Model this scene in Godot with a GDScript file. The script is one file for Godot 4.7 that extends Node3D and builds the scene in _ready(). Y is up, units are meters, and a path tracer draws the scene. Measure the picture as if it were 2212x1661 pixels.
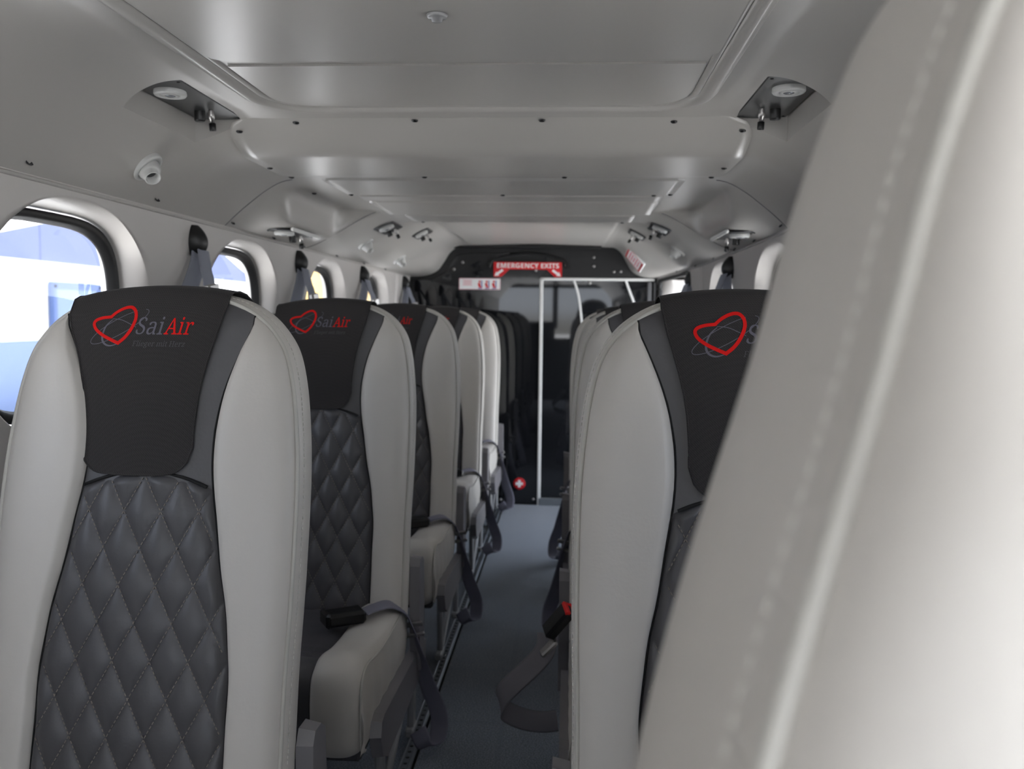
extends Node3D
# Cabin of a small propeller plane, seen from the cockpit end towards the rear bulkhead.
# x right, y up from the cabin floor, -z towards the tail; d = -z is the distance behind the camera plane.

const CX := -0.16          # centre line of the cabin
const REAR := 4.46         # rear bulkhead
const PITCH := 0.79        # seat pitch
const CEIL := 1.315
var M := {}
var rng := RandomNumberGenerator.new()

# ---------------------------------------------------------------- naming helpers
func add(o: Node3D, called: String, parent: Node) -> Node3D:
	var n := called
	var k := 0
	while parent.has_node(NodePath(n)):
		k += 1
		n = "%s_%03d" % [called, k]
	o.name = n
	parent.add_child(o, true)
	return o

func tag(o: Node3D, label: String, category := "", group := "", kind := "") -> Node3D:
	if label != "": o.set_meta("label", label)
	if category != "": o.set_meta("category", category)
	if group != "": o.set_meta("group", group)
	if kind != "": o.set_meta("kind", kind)
	return o

func root(called: String, at: Vector3, label: String, category: String, group := "", kind := "") -> Node3D:
	var o := Node3D.new()
	add(o, called, self)
	o.position = at
	return tag(o, label, category, group, kind)

func mesh(called: String, st: SurfaceTool, mat: Material, parent: Node) -> MeshInstance3D:
	st.generate_normals()
	var o := MeshInstance3D.new()
	o.mesh = st.commit()
	o.mesh.surface_set_material(0, mat)
	o.cast_shadow = GeometryInstance3D.SHADOW_CASTING_SETTING_ON
	add(o, called, parent)
	return o

func share(called: String, m: Mesh, parent: Node, t := Transform3D()) -> MeshInstance3D:
	var o := MeshInstance3D.new()
	o.mesh = m
	o.transform = t
	add(o, called, parent)
	return o

func struct(called: String, st: SurfaceTool, mat: Material, label: String, category: String) -> MeshInstance3D:
	var o := mesh(called, st, mat, self)
	tag(o, label, category, "", "structure")
	return o

func copy(o: Node3D, at: Vector3, label: String) -> Node3D:
	var c: Node3D = o.duplicate()
	var base: String = String(o.name)
	if base.length() > 4 and base.substr(base.length() - 4, 1) == "_" and base.right(3).is_valid_int(): base = base.left(base.length() - 4)
	add(c, base, self)
	c.position = at
	c.set_meta("label", label)
	return c

# ---------------------------------------------------------------- shape helpers
func nst(smooth := true) -> SurfaceTool:
	var st := SurfaceTool.new()
	st.begin(Mesh.PRIMITIVE_TRIANGLES)
	st.set_smooth_group(0 if smooth else -1)
	return st

func tri(st: SurfaceTool, a: Vector3, b: Vector3, c: Vector3) -> void:
	st.add_vertex(a); st.add_vertex(b); st.add_vertex(c)

func quad(st: SurfaceTool, a: Vector3, b: Vector3, c: Vector3, d: Vector3) -> void:
	tri(st, a, b, c); tri(st, a, c, d)

func grid(st: SurfaceTool, rows: Array, flip := false, closed := false) -> void:
	for i in rows.size() - 1:
		var r0: PackedVector3Array = rows[i]
		var r1: PackedVector3Array = rows[i + 1]
		var n := r0.size()
		for j in (n if closed else n - 1):
			var k := (j + 1) % n
			if flip: quad(st, r0[j], r1[j], r1[k], r0[k])
			else: quad(st, r0[j], r0[k], r1[k], r1[j])

func box(st: SurfaceTool, c: Vector3, s: Vector3, r := 0.003, b := Basis()) -> void:
	# a box with chamfered edges
	var h := s * 0.5
	r = minf(r, minf(h.x, minf(h.y, h.z)) * 0.9)
	var v := func(sx: int, sy: int, sz: int, ax: int) -> Vector3:
		var p := Vector3(sx * (h.x - r), sy * (h.y - r), sz * (h.z - r))
		if ax == 0: p.x = sx * h.x
		elif ax == 1: p.y = sy * h.y
		else: p.z = sz * h.z
		return c + b * p
	for s1 in [-1, 1]:
		quad(st, v.call(s1, -1, -1, 0), v.call(s1, s1, -s1, 0) if s1 > 0 else v.call(s1, -1, 1, 0), v.call(s1, 1, 1, 0), v.call(s1, -1, 1, 0) if s1 > 0 else v.call(s1, 1, -1, 0))
		quad(st, v.call(-1, s1, -1, 1), v.call(-1, s1, 1, 1) if s1 > 0 else v.call(1, s1, -1, 1), v.call(1, s1, 1, 1), v.call(1, s1, -1, 1) if s1 > 0 else v.call(-1, s1, 1, 1))
		quad(st, v.call(-1, -1, s1, 2), v.call(1, -1, s1, 2) if s1 < 0 else v.call(-1, 1, s1, 2), v.call(1, 1, s1, 2), v.call(-1, 1, s1, 2) if s1 < 0 else v.call(1, -1, s1, 2))
		for s2 in [-1, 1]:
			quad(st, v.call(s1, s2, -1, 0), v.call(s1, s2, 1, 0), v.call(s1, s2, 1, 1), v.call(s1, s2, -1, 1))
			quad(st, v.call(s1, -1, s2, 0), v.call(s1, 1, s2, 0), v.call(s1, 1, s2, 2), v.call(s1, -1, s2, 2))
			quad(st, v.call(-1, s1, s2, 1), v.call(1, s1, s2, 1), v.call(1, s1, s2, 2), v.call(-1, s1, s2, 2))
			for s3 in [-1, 1]:
				tri(st, v.call(s1, s2, s3, 0), v.call(s1, s2, s3, 1), v.call(s1, s2, s3, 2))

func frame_at(dir: Vector3, hint := Vector3.UP) -> Basis:
	var z := dir.normalized()
	if absf(z.dot(hint)) > 0.98: hint = Vector3.RIGHT
	var x := hint.cross(z).normalized()
	return Basis(x, z.cross(x), z)

func tube(st: SurfaceTool, pts: PackedVector3Array, r: float, n := 8, closed := false, sq := 1.0) -> void:
	var rows := []
	var m := pts.size()
	for i in m:
		var a := pts[(i - 1 + m) % m] if closed or i > 0 else pts[0]
		var b := pts[(i + 1) % m] if closed or i < m - 1 else pts[m - 1]
		var f := frame_at(b - a)
		var ring := PackedVector3Array()
		for j in n:
			var t := TAU * j / n
			ring.append(pts[i] + f.x * cos(t) * r + f.y * sin(t) * r * sq)
		rows.append(ring)
	if closed: rows.append(rows[0])
	grid(st, rows, false, true)
	if not closed:
		for e in [0, m - 1]:
			for j in n:
				var r0: PackedVector3Array = rows[e]
				if e == 0: tri(st, pts[0], r0[j], r0[(j + 1) % n])
				else: tri(st, pts[e], r0[(j + 1) % n], r0[j])

func strap(st: SurfaceTool, pts: PackedVector3Array, sides: PackedVector3Array, w: float, t := 0.0016) -> void:
	# flat webbing: a thin rectangular section swept along pts, with a width direction per point
	var rows := []
	var m := pts.size()
	for i in m:
		var dir := (pts[mini(i + 1, m - 1)] - pts[maxi(i - 1, 0)]).normalized()
		var s := (sides[i] - dir * sides[i].dot(dir)).normalized()
		var nn := dir.cross(s).normalized()
		rows.append(PackedVector3Array([pts[i] - s * w / 2, pts[i] - s * w * 0.42 + nn * t, pts[i] - s * w * 0.2 + nn * t * 0.8, pts[i] + s * w * 0.2 + nn * t * 0.8, pts[i] + s * w * 0.42 + nn * t, pts[i] + s * w / 2, pts[i] + s * w * 0.4 - nn * t, pts[i] - s * w * 0.4 - nn * t]))
	grid(st, rows, false, true)

func smooth(pts: PackedVector3Array, sub := 8) -> PackedVector3Array:
	var r := PackedVector3Array()
	var n := pts.size()
	for i in n - 1:
		for k in sub:
			r.append(pts[i].cubic_interpolate(pts[i + 1], pts[maxi(i - 1, 0)], pts[mini(i + 2, n - 1)], float(k) / sub))
	r.append(pts[n - 1])
	return r

func smooth2(pts: PackedVector2Array, sub := 8) -> PackedVector2Array:
	var r := PackedVector2Array()
	var n := pts.size()
	for i in n - 1:
		for k in sub:
			r.append(pts[i].cubic_interpolate(pts[i + 1], pts[maxi(i - 1, 0)], pts[mini(i + 2, n - 1)], float(k) / sub))
	r.append(pts[n - 1])
	return r

func lathe(st: SurfaceTool, prof: PackedVector2Array, t: Transform3D, n := 24) -> void:
	# profile of (radius, height) turned about the local y axis
	var rows := []
	for p in prof:
		var ring := PackedVector3Array()
		for j in n:
			var a := TAU * j / n
			ring.append(t * Vector3(p.x * cos(a), p.y, p.x * sin(a)))
		rows.append(ring)
	grid(st, rows, true, true)

func plate(st: SurfaceTool, poly: PackedVector2Array, t: Transform3D, thick: float, bev := 0.0) -> void:
	# a flat plate of outline poly in local xy, its face at z = thick, edges chamfered
	var top := poly
	if bev > 0:
		var off := Geometry2D.offset_polygon(poly, -bev, Geometry2D.JOIN_MITER)
		if off.size() == 1 and off[0].size() == poly.size():
			top = off[0]
			var best := 0
			for i in top.size():
				if top[i].distance_to(poly[0]) < top[best].distance_to(poly[0]): best = i
			var turned := PackedVector2Array()
			for i in top.size(): turned.append(top[(best + i) % top.size()])
			top = turned
	var idx := Geometry2D.triangulate_polygon(top)
	for i in range(0, idx.size(), 3):
		tri(st, t * Vector3(top[idx[i]].x, top[idx[i]].y, thick), t * Vector3(top[idx[i + 1]].x, top[idx[i + 1]].y, thick), t * Vector3(top[idx[i + 2]].x, top[idx[i + 2]].y, thick))
	idx = Geometry2D.triangulate_polygon(poly)
	for i in range(0, idx.size(), 3):
		tri(st, t * Vector3(poly[idx[i]].x, poly[idx[i]].y, 0), t * Vector3(poly[idx[i + 2]].x, poly[idx[i + 2]].y, 0), t * Vector3(poly[idx[i + 1]].x, poly[idx[i + 1]].y, 0))
	var n := poly.size()
	for i in n:
		var k := (i + 1) % n
		quad(st, t * Vector3(poly[i].x, poly[i].y, 0), t * Vector3(poly[k].x, poly[k].y, 0), t * Vector3(top[k].x, top[k].y, thick), t * Vector3(top[i].x, top[i].y, thick))

func rrect(w: float, h: float, r: float, n := 6) -> PackedVector2Array:
	var p := PackedVector2Array()
	for c in 4:
		var cc := Vector2((w / 2 - r) * (1 if c == 0 or c == 3 else -1), (h / 2 - r) * (1 if c < 2 else -1))
		for k in n + 1:
			var a := PI / 2 * (c + float(k) / n)
			p.append(cc + Vector2(cos(a), sin(a)) * r)
	return p

func tab(t: PackedVector2Array, x: float) -> float:
	# piecewise linear look-up in a table of (key, value) with rising keys
	if x <= t[0].x: return t[0].y
	for i in t.size() - 1:
		if x <= t[i + 1].x:
			return lerpf(t[i].y, t[i + 1].y, (x - t[i].x) / maxf(t[i + 1].x - t[i].x, 1e-6))
	return t[t.size() - 1].y

# ---------------------------------------------------------------- materials
func noise_tex(freq: float, kind: int, size := 256, oct := 3, ramp: Gradient = null, seed_ := 1) -> NoiseTexture2D:
	var n := FastNoiseLite.new()
	n.noise_type = kind; n.frequency = freq; n.fractal_octaves = oct; n.seed = seed_
	var t := NoiseTexture2D.new()
	t.width = size; t.height = size; t.noise = n; t.seamless = true
	if ramp: t.color_ramp = ramp
	return t

func mat(called: String, c: Color, rough := 0.6, metal := 0.0, spec := 0.5) -> StandardMaterial3D:
	var m := StandardMaterial3D.new()
	m.resource_name = called
	m.albedo_color = c; m.roughness = rough; m.metallic = metal; m.metallic_specular = spec
	M[called] = m
	return m

func tri_relief(m: StandardMaterial3D, tex: Texture2D, scale: float, cm: float) -> void:
	m.heightmap_enabled = true; m.heightmap_texture = tex; m.heightmap_scale = cm
	m.uv1_triplanar = true; m.uv1_scale = Vector3.ONE * scale

func materials() -> void:
	var grain := noise_tex(0.09, FastNoiseLite.TYPE_CELLULAR, 256, 2)
	var fine := noise_tex(0.05, FastNoiseLite.TYPE_SIMPLEX, 256, 4, null, 5)
	mat("liner", Color(0.665, 0.653, 0.635), 0.33)
	mat("liner_panel", Color(0.665, 0.653, 0.635), 0.30)
	mat("wall_liner", Color(0.715, 0.70, 0.685), 0.42)
	tri_relief(mat("leather_beige", Color(0.78, 0.762, 0.735), 0.45), grain, 9.0, 0.012)
	tri_relief(mat("leather_dark", Color(0.30, 0.295, 0.305), 0.42), grain, 9.0, 0.02)
	mat("piping", Color(0.74, 0.73, 0.70), 0.5)
	mat("seam", Color(0.06, 0.055, 0.055), 0.8)
	mat("thread", Color(0.50, 0.47, 0.44), 0.8)
	mat("thread_pale", Color(0.84, 0.83, 0.80), 0.7)
	var weave := Image.create(64, 64, false, Image.FORMAT_RGB8)
	for y in 64:
		for x in 64:
			var warp := 0.5 + 0.5 * sin(TAU * x / 4.0)
			var weft := 0.5 + 0.5 * sin(TAU * y / 4.0)
			var v := 0.62 + 0.38 * (warp if (x / 4 + y / 4) % 2 == 0 else weft)
			weave.set_pixel(x, y, Color(v, v, v))
	var wt := ImageTexture.create_from_image(weave)
	var cl := mat("cover_cloth", Color(0.285, 0.275, 0.275), 0.95, 0.0, 0.2)
	cl.albedo_texture = wt
	tri_relief(cl, wt, 42.0, 0.03)
	cl.rim_enabled = true; cl.rim = 0.25; cl.rim_tint = 0.3
	mat("print_red", Color(0.84, 0.10, 0.09), 0.75, 0.0, 0.3)
	mat("print_grey", Color(0.40, 0.39, 0.43), 0.8, 0.0, 0.3)
	mat("print_dim", Color(0.335, 0.325, 0.34), 0.8, 0.0, 0.3)
	mat("grey_plastic", Color(0.475, 0.465, 0.475), 0.42)
	mat("shell", Color(0.30, 0.30, 0.31), 0.5)
	mat("black_plastic", Color(0.055, 0.055, 0.06), 0.4)
	mat("black_rubber", Color(0.05, 0.05, 0.055), 0.55)
	mat("steel", Color(0.66, 0.65, 0.64), 0.32, 0.9)
	mat("alloy", Color(0.52, 0.54, 0.56), 0.45, 0.7)
	mat("painted_metal", Color(0.60, 0.60, 0.60), 0.4, 0.3)
	mat("service_plate", Color(0.27, 0.27, 0.275), 0.35, 0.5)
	mat("white_trim", Color(0.86, 0.86, 0.85), 0.4)
	mat("lens_ring", Color(0.74, 0.74, 0.73), 0.35)
	mat("lens", Color(0.50, 0.51, 0.53), 0.2, 0.4)
	mat("webbing", Color(0.455, 0.45, 0.50), 0.6)
	mat("webbing_wall", Color(0.56, 0.575, 0.62), 0.6)
	mat("webbing_dark", Color(0.40, 0.39, 0.41), 0.65)
	mat("buckle_red", Color(0.83, 0.13, 0.13), 0.35)
	var g := Gradient.new()
	g.set_color(0, Color(0.125, 0.145, 0.17)); g.set_color(1, Color(0.62, 0.665, 0.72))
	var cp := mat("carpet", Color(1, 1, 1), 0.95, 0.0, 0.2)
	cp.albedo_texture = noise_tex(0.13, FastNoiseLite.TYPE_SIMPLEX, 512, 4, g, 11)
	cp.rim_enabled = true; cp.rim = 1.0; cp.rim_tint = 0.4
	cp.uv1_triplanar = true; cp.uv1_scale = Vector3.ONE * 3.2
	cp.heightmap_enabled = true; cp.heightmap_texture = noise_tex(0.25, FastNoiseLite.TYPE_SIMPLEX, 512, 2, null, 12); cp.heightmap_scale = 0.12
	mat("carpet_edge", Color(0.10, 0.105, 0.12), 0.9)
	mat("gloss_black", Color(0.085, 0.09, 0.10), 0.03, 0.0, 0.55)
	mat("black_trim", Color(0.10, 0.10, 0.105), 0.45)
	mat("sign_red", Color(0.80, 0.10, 0.13), 0.4)
	mat("sign_white", Color(0.93, 0.93, 0.93), 0.5)
	mat("sign_blue", Color(0.25, 0.28, 0.60), 0.5)
	mat("sign_pink", Color(0.86, 0.45, 0.52), 0.6)
	var gl := mat("glass", Color(1, 1, 1, 0.06), 0.02)
	gl.transparency = BaseMaterial3D.TRANSPARENCY_ALPHA
	mat("wall_white", Color(0.90, 0.90, 0.89), 0.8)
	mat("wall_blue", Color(0.35, 0.385, 0.52), 0.8)
	mat("wall_sky_blue", Color(0.385, 0.445, 0.57), 0.8)
	mat("door_blue", Color(0.22, 0.30, 0.47), 0.6)
	mat("wall_yellow", Color(0.70, 0.58, 0.36), 0.8)
	mat("far_white", Color(0.92, 0.92, 0.91), 0.8)
	mat("far_grey", Color(0.60, 0.62, 0.64), 0.8)
	tri_relief(mat("concrete", Color(0.79, 0.79, 0.785), 0.9), fine, 0.5, 0.3)
	mat("skin_white", Color(0.88, 0.87, 0.86), 0.35)

# ---------------------------------------------------------------- camera, sky, exposure
func setting() -> void:
	var cam := Camera3D.new()
	cam.name = "camera"
	add_child(cam)
	cam.position = Vector3(0, 0.975, 0)
	cam.basis = Basis(Vector3.UP, deg_to_rad(3.643)) * Basis(Vector3.RIGHT, deg_to_rad(-4.48)) * Basis(Vector3.BACK, deg_to_rad(0.64))
	var at := CameraAttributesPhysical.new()
	at.frustum_focal_length = 27.453
	at.frustum_focus_distance = 1.12
	at.frustum_near = 0.03
	at.frustum_far = 400.0
	at.exposure_aperture = 6.6
	cam.attributes = at
	cam.fov = 47.22
	cam.current = true
	var sky_m := ProceduralSkyMaterial.new()
	sky_m.sky_top_color = Color(0.84, 0.89, 0.98)
	sky_m.sky_horizon_color = Color(0.93, 0.96, 1.0)
	sky_m.ground_bottom_color = Color(0.55, 0.54, 0.52)
	sky_m.ground_horizon_color = Color(0.80, 0.80, 0.79)
	sky_m.sky_curve = 0.2
	var sky := Sky.new()
	sky.sky_material = sky_m
	var e := Environment.new()
	e.background_mode = Environment.BG_SKY
	e.sky = sky
	e.background_energy_multiplier = 4.4
	e.tonemap_mode = Environment.TONE_MAPPER_LINEAR
	e.tonemap_exposure = 0.95
	e.sdfgi_enabled = true; e.ssao_enabled = true; e.ssil_enabled = true
	var we := WorldEnvironment.new()
	we.name = "environment"
	we.environment = e
	add_child(we)
	var sun := DirectionalLight3D.new()
	sun.name = "sun"
	add_child(sun)
	sun.rotation_degrees = Vector3(-72, -14, 0)
	sun.light_energy = 9.0
	sun.light_color = Color(1.0, 0.99, 0.975)
	sun.light_angular_distance = 1.0
	sun.shadow_enabled = true

# ---------------------------------------------------------------- cabin section
var SEC_D := PackedFloat32Array([-1.6, 1.615, 1.76, 2.06, 2.20, 2.58, 2.68, 2.95, 3.12, 3.9, 4.25, 4.6])
var SEC := [
	[[0.0, 1.345], [0.42, 1.345], [0.446, 1.343], [0.49, 1.330], [0.54, 1.303], [0.58, 1.267], [0.615, 1.226], [0.65, 1.178]],
	[[0.0, 1.340], [0.42, 1.340], [0.446, 1.338], [0.49, 1.326], [0.54, 1.301], [0.58, 1.265], [0.615, 1.225], [0.65, 1.178]],
	[[0.0, 1.289], [0.42, 1.289], [0.46, 1.288], [0.50, 1.285], [0.545, 1.272], [0.58, 1.252], [0.615, 1.219], [0.65, 1.178]],
	[[0.0, 1.287], [0.44, 1.287], [0.48, 1.286], [0.515, 1.279], [0.55, 1.260], [0.58, 1.238], [0.615, 1.210], [0.65, 1.178]],
	[[0.0, 1.287], [0.47, 1.287], [0.515, 1.284], [0.532, 1.268], [0.540, 1.215], [0.555, 1.195], [0.605, 1.190], [0.65, 1.175]],
	[[0.0, 1.287], [0.47, 1.287], [0.515, 1.284], [0.532, 1.268], [0.540, 1.215], [0.555, 1.195], [0.605, 1.190], [0.65, 1.175]],
	[[0.0, 1.287], [0.37, 1.287], [0.41, 1.284], [0.45, 1.270], [0.50, 1.248], [0.56, 1.214], [0.61, 1.186], [0.65, 1.172]],
	[[0.0, 1.287], [0.37, 1.287], [0.41, 1.284], [0.45, 1.270], [0.50, 1.248], [0.56, 1.214], [0.61, 1.186], [0.65, 1.172]],
	[[0.0, 1.328], [0.35, 1.324], [0.40, 1.303], [0.45, 1.276], [0.50, 1.248], [0.56, 1.212], [0.61, 1.184], [0.65, 1.171]],
	[[0.0, 1.330], [0.36, 1.324], [0.41, 1.301], [0.45, 1.278], [0.50, 1.246], [0.56, 1.208], [0.61, 1.180], [0.65, 1.170]],
	[[0.0, 1.330], [0.38, 1.320], [0.42, 1.305], [0.448, 1.280], [0.475, 1.240], [0.51, 1.197], [0.57, 1.173], [0.65, 1.168]],
	[[0.0, 1.330], [0.40, 1.318], [0.425, 1.307], [0.448, 1.286], [0.475, 1.242], [0.51, 1.197], [0.57, 1.173], [0.65, 1.168]],
]

func taper(u: float, d: float) -> float:
	# the right-hand side narrows a little towards the tail
	return u - 0.055 * smoothstep(3.25, 4.4, d) * clampf((u - 0.25) / 0.4, 0, 1.2) if u > 0 else u

func prof(s: float, d: float) -> Vector2:
	# point (u, height) of the ceiling section at distance d; s runs 0 at the centre line to 7 at the wall seam
	var i := 0
	while i < SEC_D.size() - 2 and d > SEC_D[i + 1]: i += 1
	var t := clampf((d - SEC_D[i]) / (SEC_D[i + 1] - SEC_D[i]), 0, 1)
	if i > 0: t = t * t * (3 - 2 * t)
	var j := clampi(int(floor(s)), 0, 6)
	var f := s - j
	var pt := func(k: int, n: int) -> Vector2:
		n = clampi(n, 0, 7)
		return Vector2(SEC[k][n][0], SEC[k][n][1])
	var a: Vector2 = pt.call(i, j).cubic_interpolate(pt.call(i, j + 1), pt.call(i, maxi(j - 1, 0)) if j != 1 else pt.call(i, 1) - Vector2(0.04, 0), pt.call(i, j + 2), f) if j > 0 else pt.call(i, 0).lerp(pt.call(i, 1), f)
	var b: Vector2 = pt.call(i + 1, j).cubic_interpolate(pt.call(i + 1, j + 1), pt.call(i + 1, maxi(j - 1, 0)) if j != 1 else pt.call(i + 1, 1) - Vector2(0.04, 0), pt.call(i + 1, j + 2), f) if j > 0 else pt.call(i + 1, 0).lerp(pt.call(i + 1, 1), f)
	return a.lerp(b, t)

func ceil_y(u: float, d: float) -> float:
	# height of the ceiling at offset u from the centre line
	u = absf(u)
	var lo := 0.0
	var hi := 7.0
	for k in 18:
		var m := (lo + hi) / 2
		if prof(m, d).x < u: lo = m
		else: hi = m
	return prof((lo + hi) / 2, d).y

func ceil_p(u: float, d: float, down := 0.0) -> Vector3:
	return Vector3(CX + taper(u, d), ceil_y(u, d) - down, -d)

func wall_x(y: float) -> float:
	# offset of the side wall liner from the centre line
	return tab(PackedVector2Array([Vector2(0, 0.60), Vector2(0.15, 0.635), Vector2(0.35, 0.66), Vector2(0.6, 0.672), Vector2(0.85, 0.668), Vector2(1.05, 0.658), Vector2(1.178, 0.649), Vector2(1.3, 0.645)]), y)

const HOLE := [1.375, 1.645, 0.452, 0.546]   # service panel pocket in the front headliner: d0, d1, u0, u1

func ceiling() -> void:
	var st := nst()
	# distances: stations refined, with the pocket edges among them
	var ds := PackedFloat32Array()
	var d := -1.5
	while d < 1.33: ds.append(d); d += 0.15
	for v in [1.33, 1.355, 1.375, 1.43, 1.51, 1.59, 1.645, 1.665, 1.69]: ds.append(v)
	d = 1.72
	while d < 3.16: ds.append(d); d += 0.02
	while d < 4.2: ds.append(d); d += 0.06
	while d < REAR + 0.005: ds.append(d); d += 0.03
	ds.append(REAR + 0.01)
	var us := PackedFloat32Array()
	for k in 12: us.append(k * 0.085)     # s 0..0.935, flat middle
	for k in 73: us.append(1.0 + k * 6.0 / 72.0)
	# find the columns that bound the pocket (the section is constant there)
	var c0 := 0
	var c1 := 0
	for j in us.size():
		var uu := prof(us[j], 1.5).x
		if absf(uu - HOLE[2]) < absf(prof(us[c0], 1.5).x - HOLE[2]): c0 = j
		if absf(uu - HOLE[3]) < absf(prof(us[c1], 1.5).x - HOLE[3]): c1 = j
	var r0 := 0
	var r1 := 0
	for i in ds.size():
		if absf(ds[i] - 1.375) < 1e-4: r0 = i
		if absf(ds[i] - 1.645) < 1e-4: r1 = i
	var at := func(i: int, j: int, s: int) -> Vector3:
		var dd := ds[i]
		if j >= c0 and j <= c1:
			var t := 2.0 * (j - c0) / (c1 - c0) - 1.0
			if i == r0: dd -= 0.016 * (1 - t * t)
			if i == r1: dd += 0.012 * (1 - t * t)
		var p := prof(us[j], dd)
		return Vector3(CX + taper(s * p.x, dd), p.y, -dd)
	for s in [-1, 1]:
		for i in ds.size() - 1:
			for j in us.size() - 1:
				if i >= r0 and i < r1 and j >= c0 and j < c1: continue
				if s > 0: quad(st, at.call(i, j, s), at.call(i, j + 1, s), at.call(i + 1, j + 1, s), at.call(i + 1, j, s))
				else: quad(st, at.call(i, j, s), at.call(i + 1, j, s), at.call(i + 1, j + 1, s), at.call(i, j + 1, s))
	# outer roof skin above it
	for s in [-1, 1]:
		for i in ds.size() - 1:
			var a0 := Vector3(CX, 1.42, -ds[i]); var a1 := Vector3(CX, 1.42, -ds[i + 1])
			var b0 := Vector3(CX + s * 0.5, 1.41, -ds[i]); var b1 := Vector3(CX + s * 0.5, 1.41, -ds[i + 1])
			var e0 := Vector3(CX + s * 0.73, 1.178, -ds[i]); var e1 := Vector3(CX + s * 0.73, 1.178, -ds[i + 1])
			quad(st, a0, a1, b1, b0); quad(st, b0, b1, e1, e0)
			quad(st, e0, e1, Vector3(CX + s * 0.652, 1.172, -ds[i + 1]), Vector3(CX + s * 0.652, 1.172, -ds[i]))
	var c := struct("ceiling", st, M.liner, "pale grey moulded headliner over the whole cabin", "ceiling")
	# pocket walls
	for s in [-1, 1]:
		var pk := nst(false)
		var rim := PackedVector3Array()
		for j in range(c0, c1 + 1): rim.append(at.call(r0, j, s))
		for i in range(r0 + 1, r1): rim.append(at.call(i, c1, s))
		for j in range(c1, c0 - 1, -1): rim.append(at.call(r1, j, s))
		for i in range(r1 - 1, r0, -1): rim.append(at.call(i, c0, s))
		for k in rim.size():
			var a := rim[k]; var b := rim[(k + 1) % rim.size()]
			quad(pk, a, b, Vector3(b.x, 1.349, b.z), Vector3(a.x, 1.349, a.z))
		mesh("pocket_wall", pk, M.liner, c)
	# roof hatch in front: bead frame and two inset panels
	var path := PackedVector3Array()
	var fr := rrect(0.76, 2.6, 0.10, 10)
	for p in fr: path.append(Vector3(CX + p.x, 1.345, -(1.575 - 1.3) + p.y))
	var bead := nst()
	tube(bead, path, 0.016, 12, true, 0.95)
	mesh("hatch_moulding", bead, M.liner_panel, c)
	var inner := PackedVector3Array()
	for p in rrect(0.722, 2.562, 0.085, 10): inner.append(Vector3(CX + p.x, 1.344, -(1.575 - 1.3) + p.y))
	var bead2 := nst()
	tube(bead2, inner, 0.008, 8, true)
	mesh("hatch_moulding", bead2, M.liner_panel, c)
	var fp := nst(false)
	var flat := Transform3D(Basis(Vector3.RIGHT, Vector3.BACK, Vector3.DOWN), Vector3(CX, 1.3455, 0.365))
	plate(fp, rrect(0.725, 3.28, 0.04, 6), flat, 0.011, 0.004)
	mesh("hatch_panel", fp, M.liner_panel, c)
	fp = nst(false)
	var rp := PackedVector2Array()
	for p in rrect(0.70, 0.50, 0.075, 8): rp.append(Vector2(p.x, p.y if p.y < 0 else minf(p.y, 0.0)))
	plate(fp, rrect(0.705, 0.262, 0.004, 2) if false else PackedVector2Array(rp), Transform3D(Basis(Vector3.RIGHT, Vector3.BACK, Vector3.DOWN), Vector3(CX, 1.3455, -1.305)), 0.008, 0.003)
	mesh("hatch_panel", fp, M.liner_panel, c)
	# latch disc on the hatch
	var la := nst()
	lathe(la, PackedVector2Array([Vector2(0, -0.008), Vector2(0.006, -0.008), Vector2(0.007, -0.004), Vector2(0.011, -0.004), Vector2(0.013, 0.0), Vector2(0.0, 0.0)]), Transform3D(Basis(), Vector3(-0.164, 1.334, -1.08)), 20)
	mesh("hatch_latch", la, M.painted_metal, c)
	# ceiling panels behind the hatch, each a slightly proud sheet with rounded corners
	for q in [[1.625, 2.01, 0.492, 0.06], [2.03, 2.30, 0.42, 0.02], [2.315, 2.41, 0.40, 0.012], [2.425, 2.74, 0.40, 0.012], [2.755, 2.955, 0.36, 0.012], [3.13, 4.38, 0.34, 0.05]]:
		var sp := nst()
		var rows := []
		var n := 22
		for i in n + 1:
			var dd := lerpf(q[0], q[1], i / float(n))
			var near := minf(dd - q[0], q[1] - dd)
			var w: float = q[2]
			if near < q[3]: w -= q[3] - sqrt(maxf(0, q[3] * q[3] - (q[3] - near) * (q[3] - near)))
			var row := PackedVector3Array()
			row.append(ceil_p(-w, dd, -0.002))
			for k in 41:
				row.append(ceil_p(lerpf(-w + 0.002, w - 0.002, k / 40.0), dd, 0.0035 if i > 0 and i < n else -0.001))
			row.append(ceil_p(w, dd, -0.002))
			rows.append(row)
		grid(sp, rows)
		mesh("ceiling_panel", sp, M.liner_panel, c)
	# screws of the panels
	var scr := nst()
	lathe(scr, PackedVector2Array([Vector2(0.0, -0.003), Vector2(0.004, -0.0026), Vector2(0.0062, -0.0008), Vector2(0.0065, 0.001)]), Transform3D(), 12)
	scr.generate_normals()
	var sm := scr.commit()
	sm.surface_set_material(0, M.black_plastic)
	for p in [[-0.47, 1.665], [-0.355, 1.648], [-0.13, 1.642], [0.105, 1.642], [0.345, 1.648], [0.472, 1.665], [-0.482, 1.87], [0.475, 1.87], [-0.475, 1.995], [0.468, 1.99], [-0.17, 1.995], [0.145, 1.995], [-0.41, 2.285], [-0.015, 2.285], [0.37, 2.285], [0.41, 2.27], [-0.50, 2.26], [-0.33, 2.94], [-0.05, 3.2], [0.33, 2.94]]:
		share("screw", sm, c, Transform3D(Basis(), ceil_p(p[0], p[1], 0.0035)))
	# screws along the lower edge of the headliner
	var sm2: Mesh = sm.duplicate()
	sm2.surface_set_material(0, M.service_plate)
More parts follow.
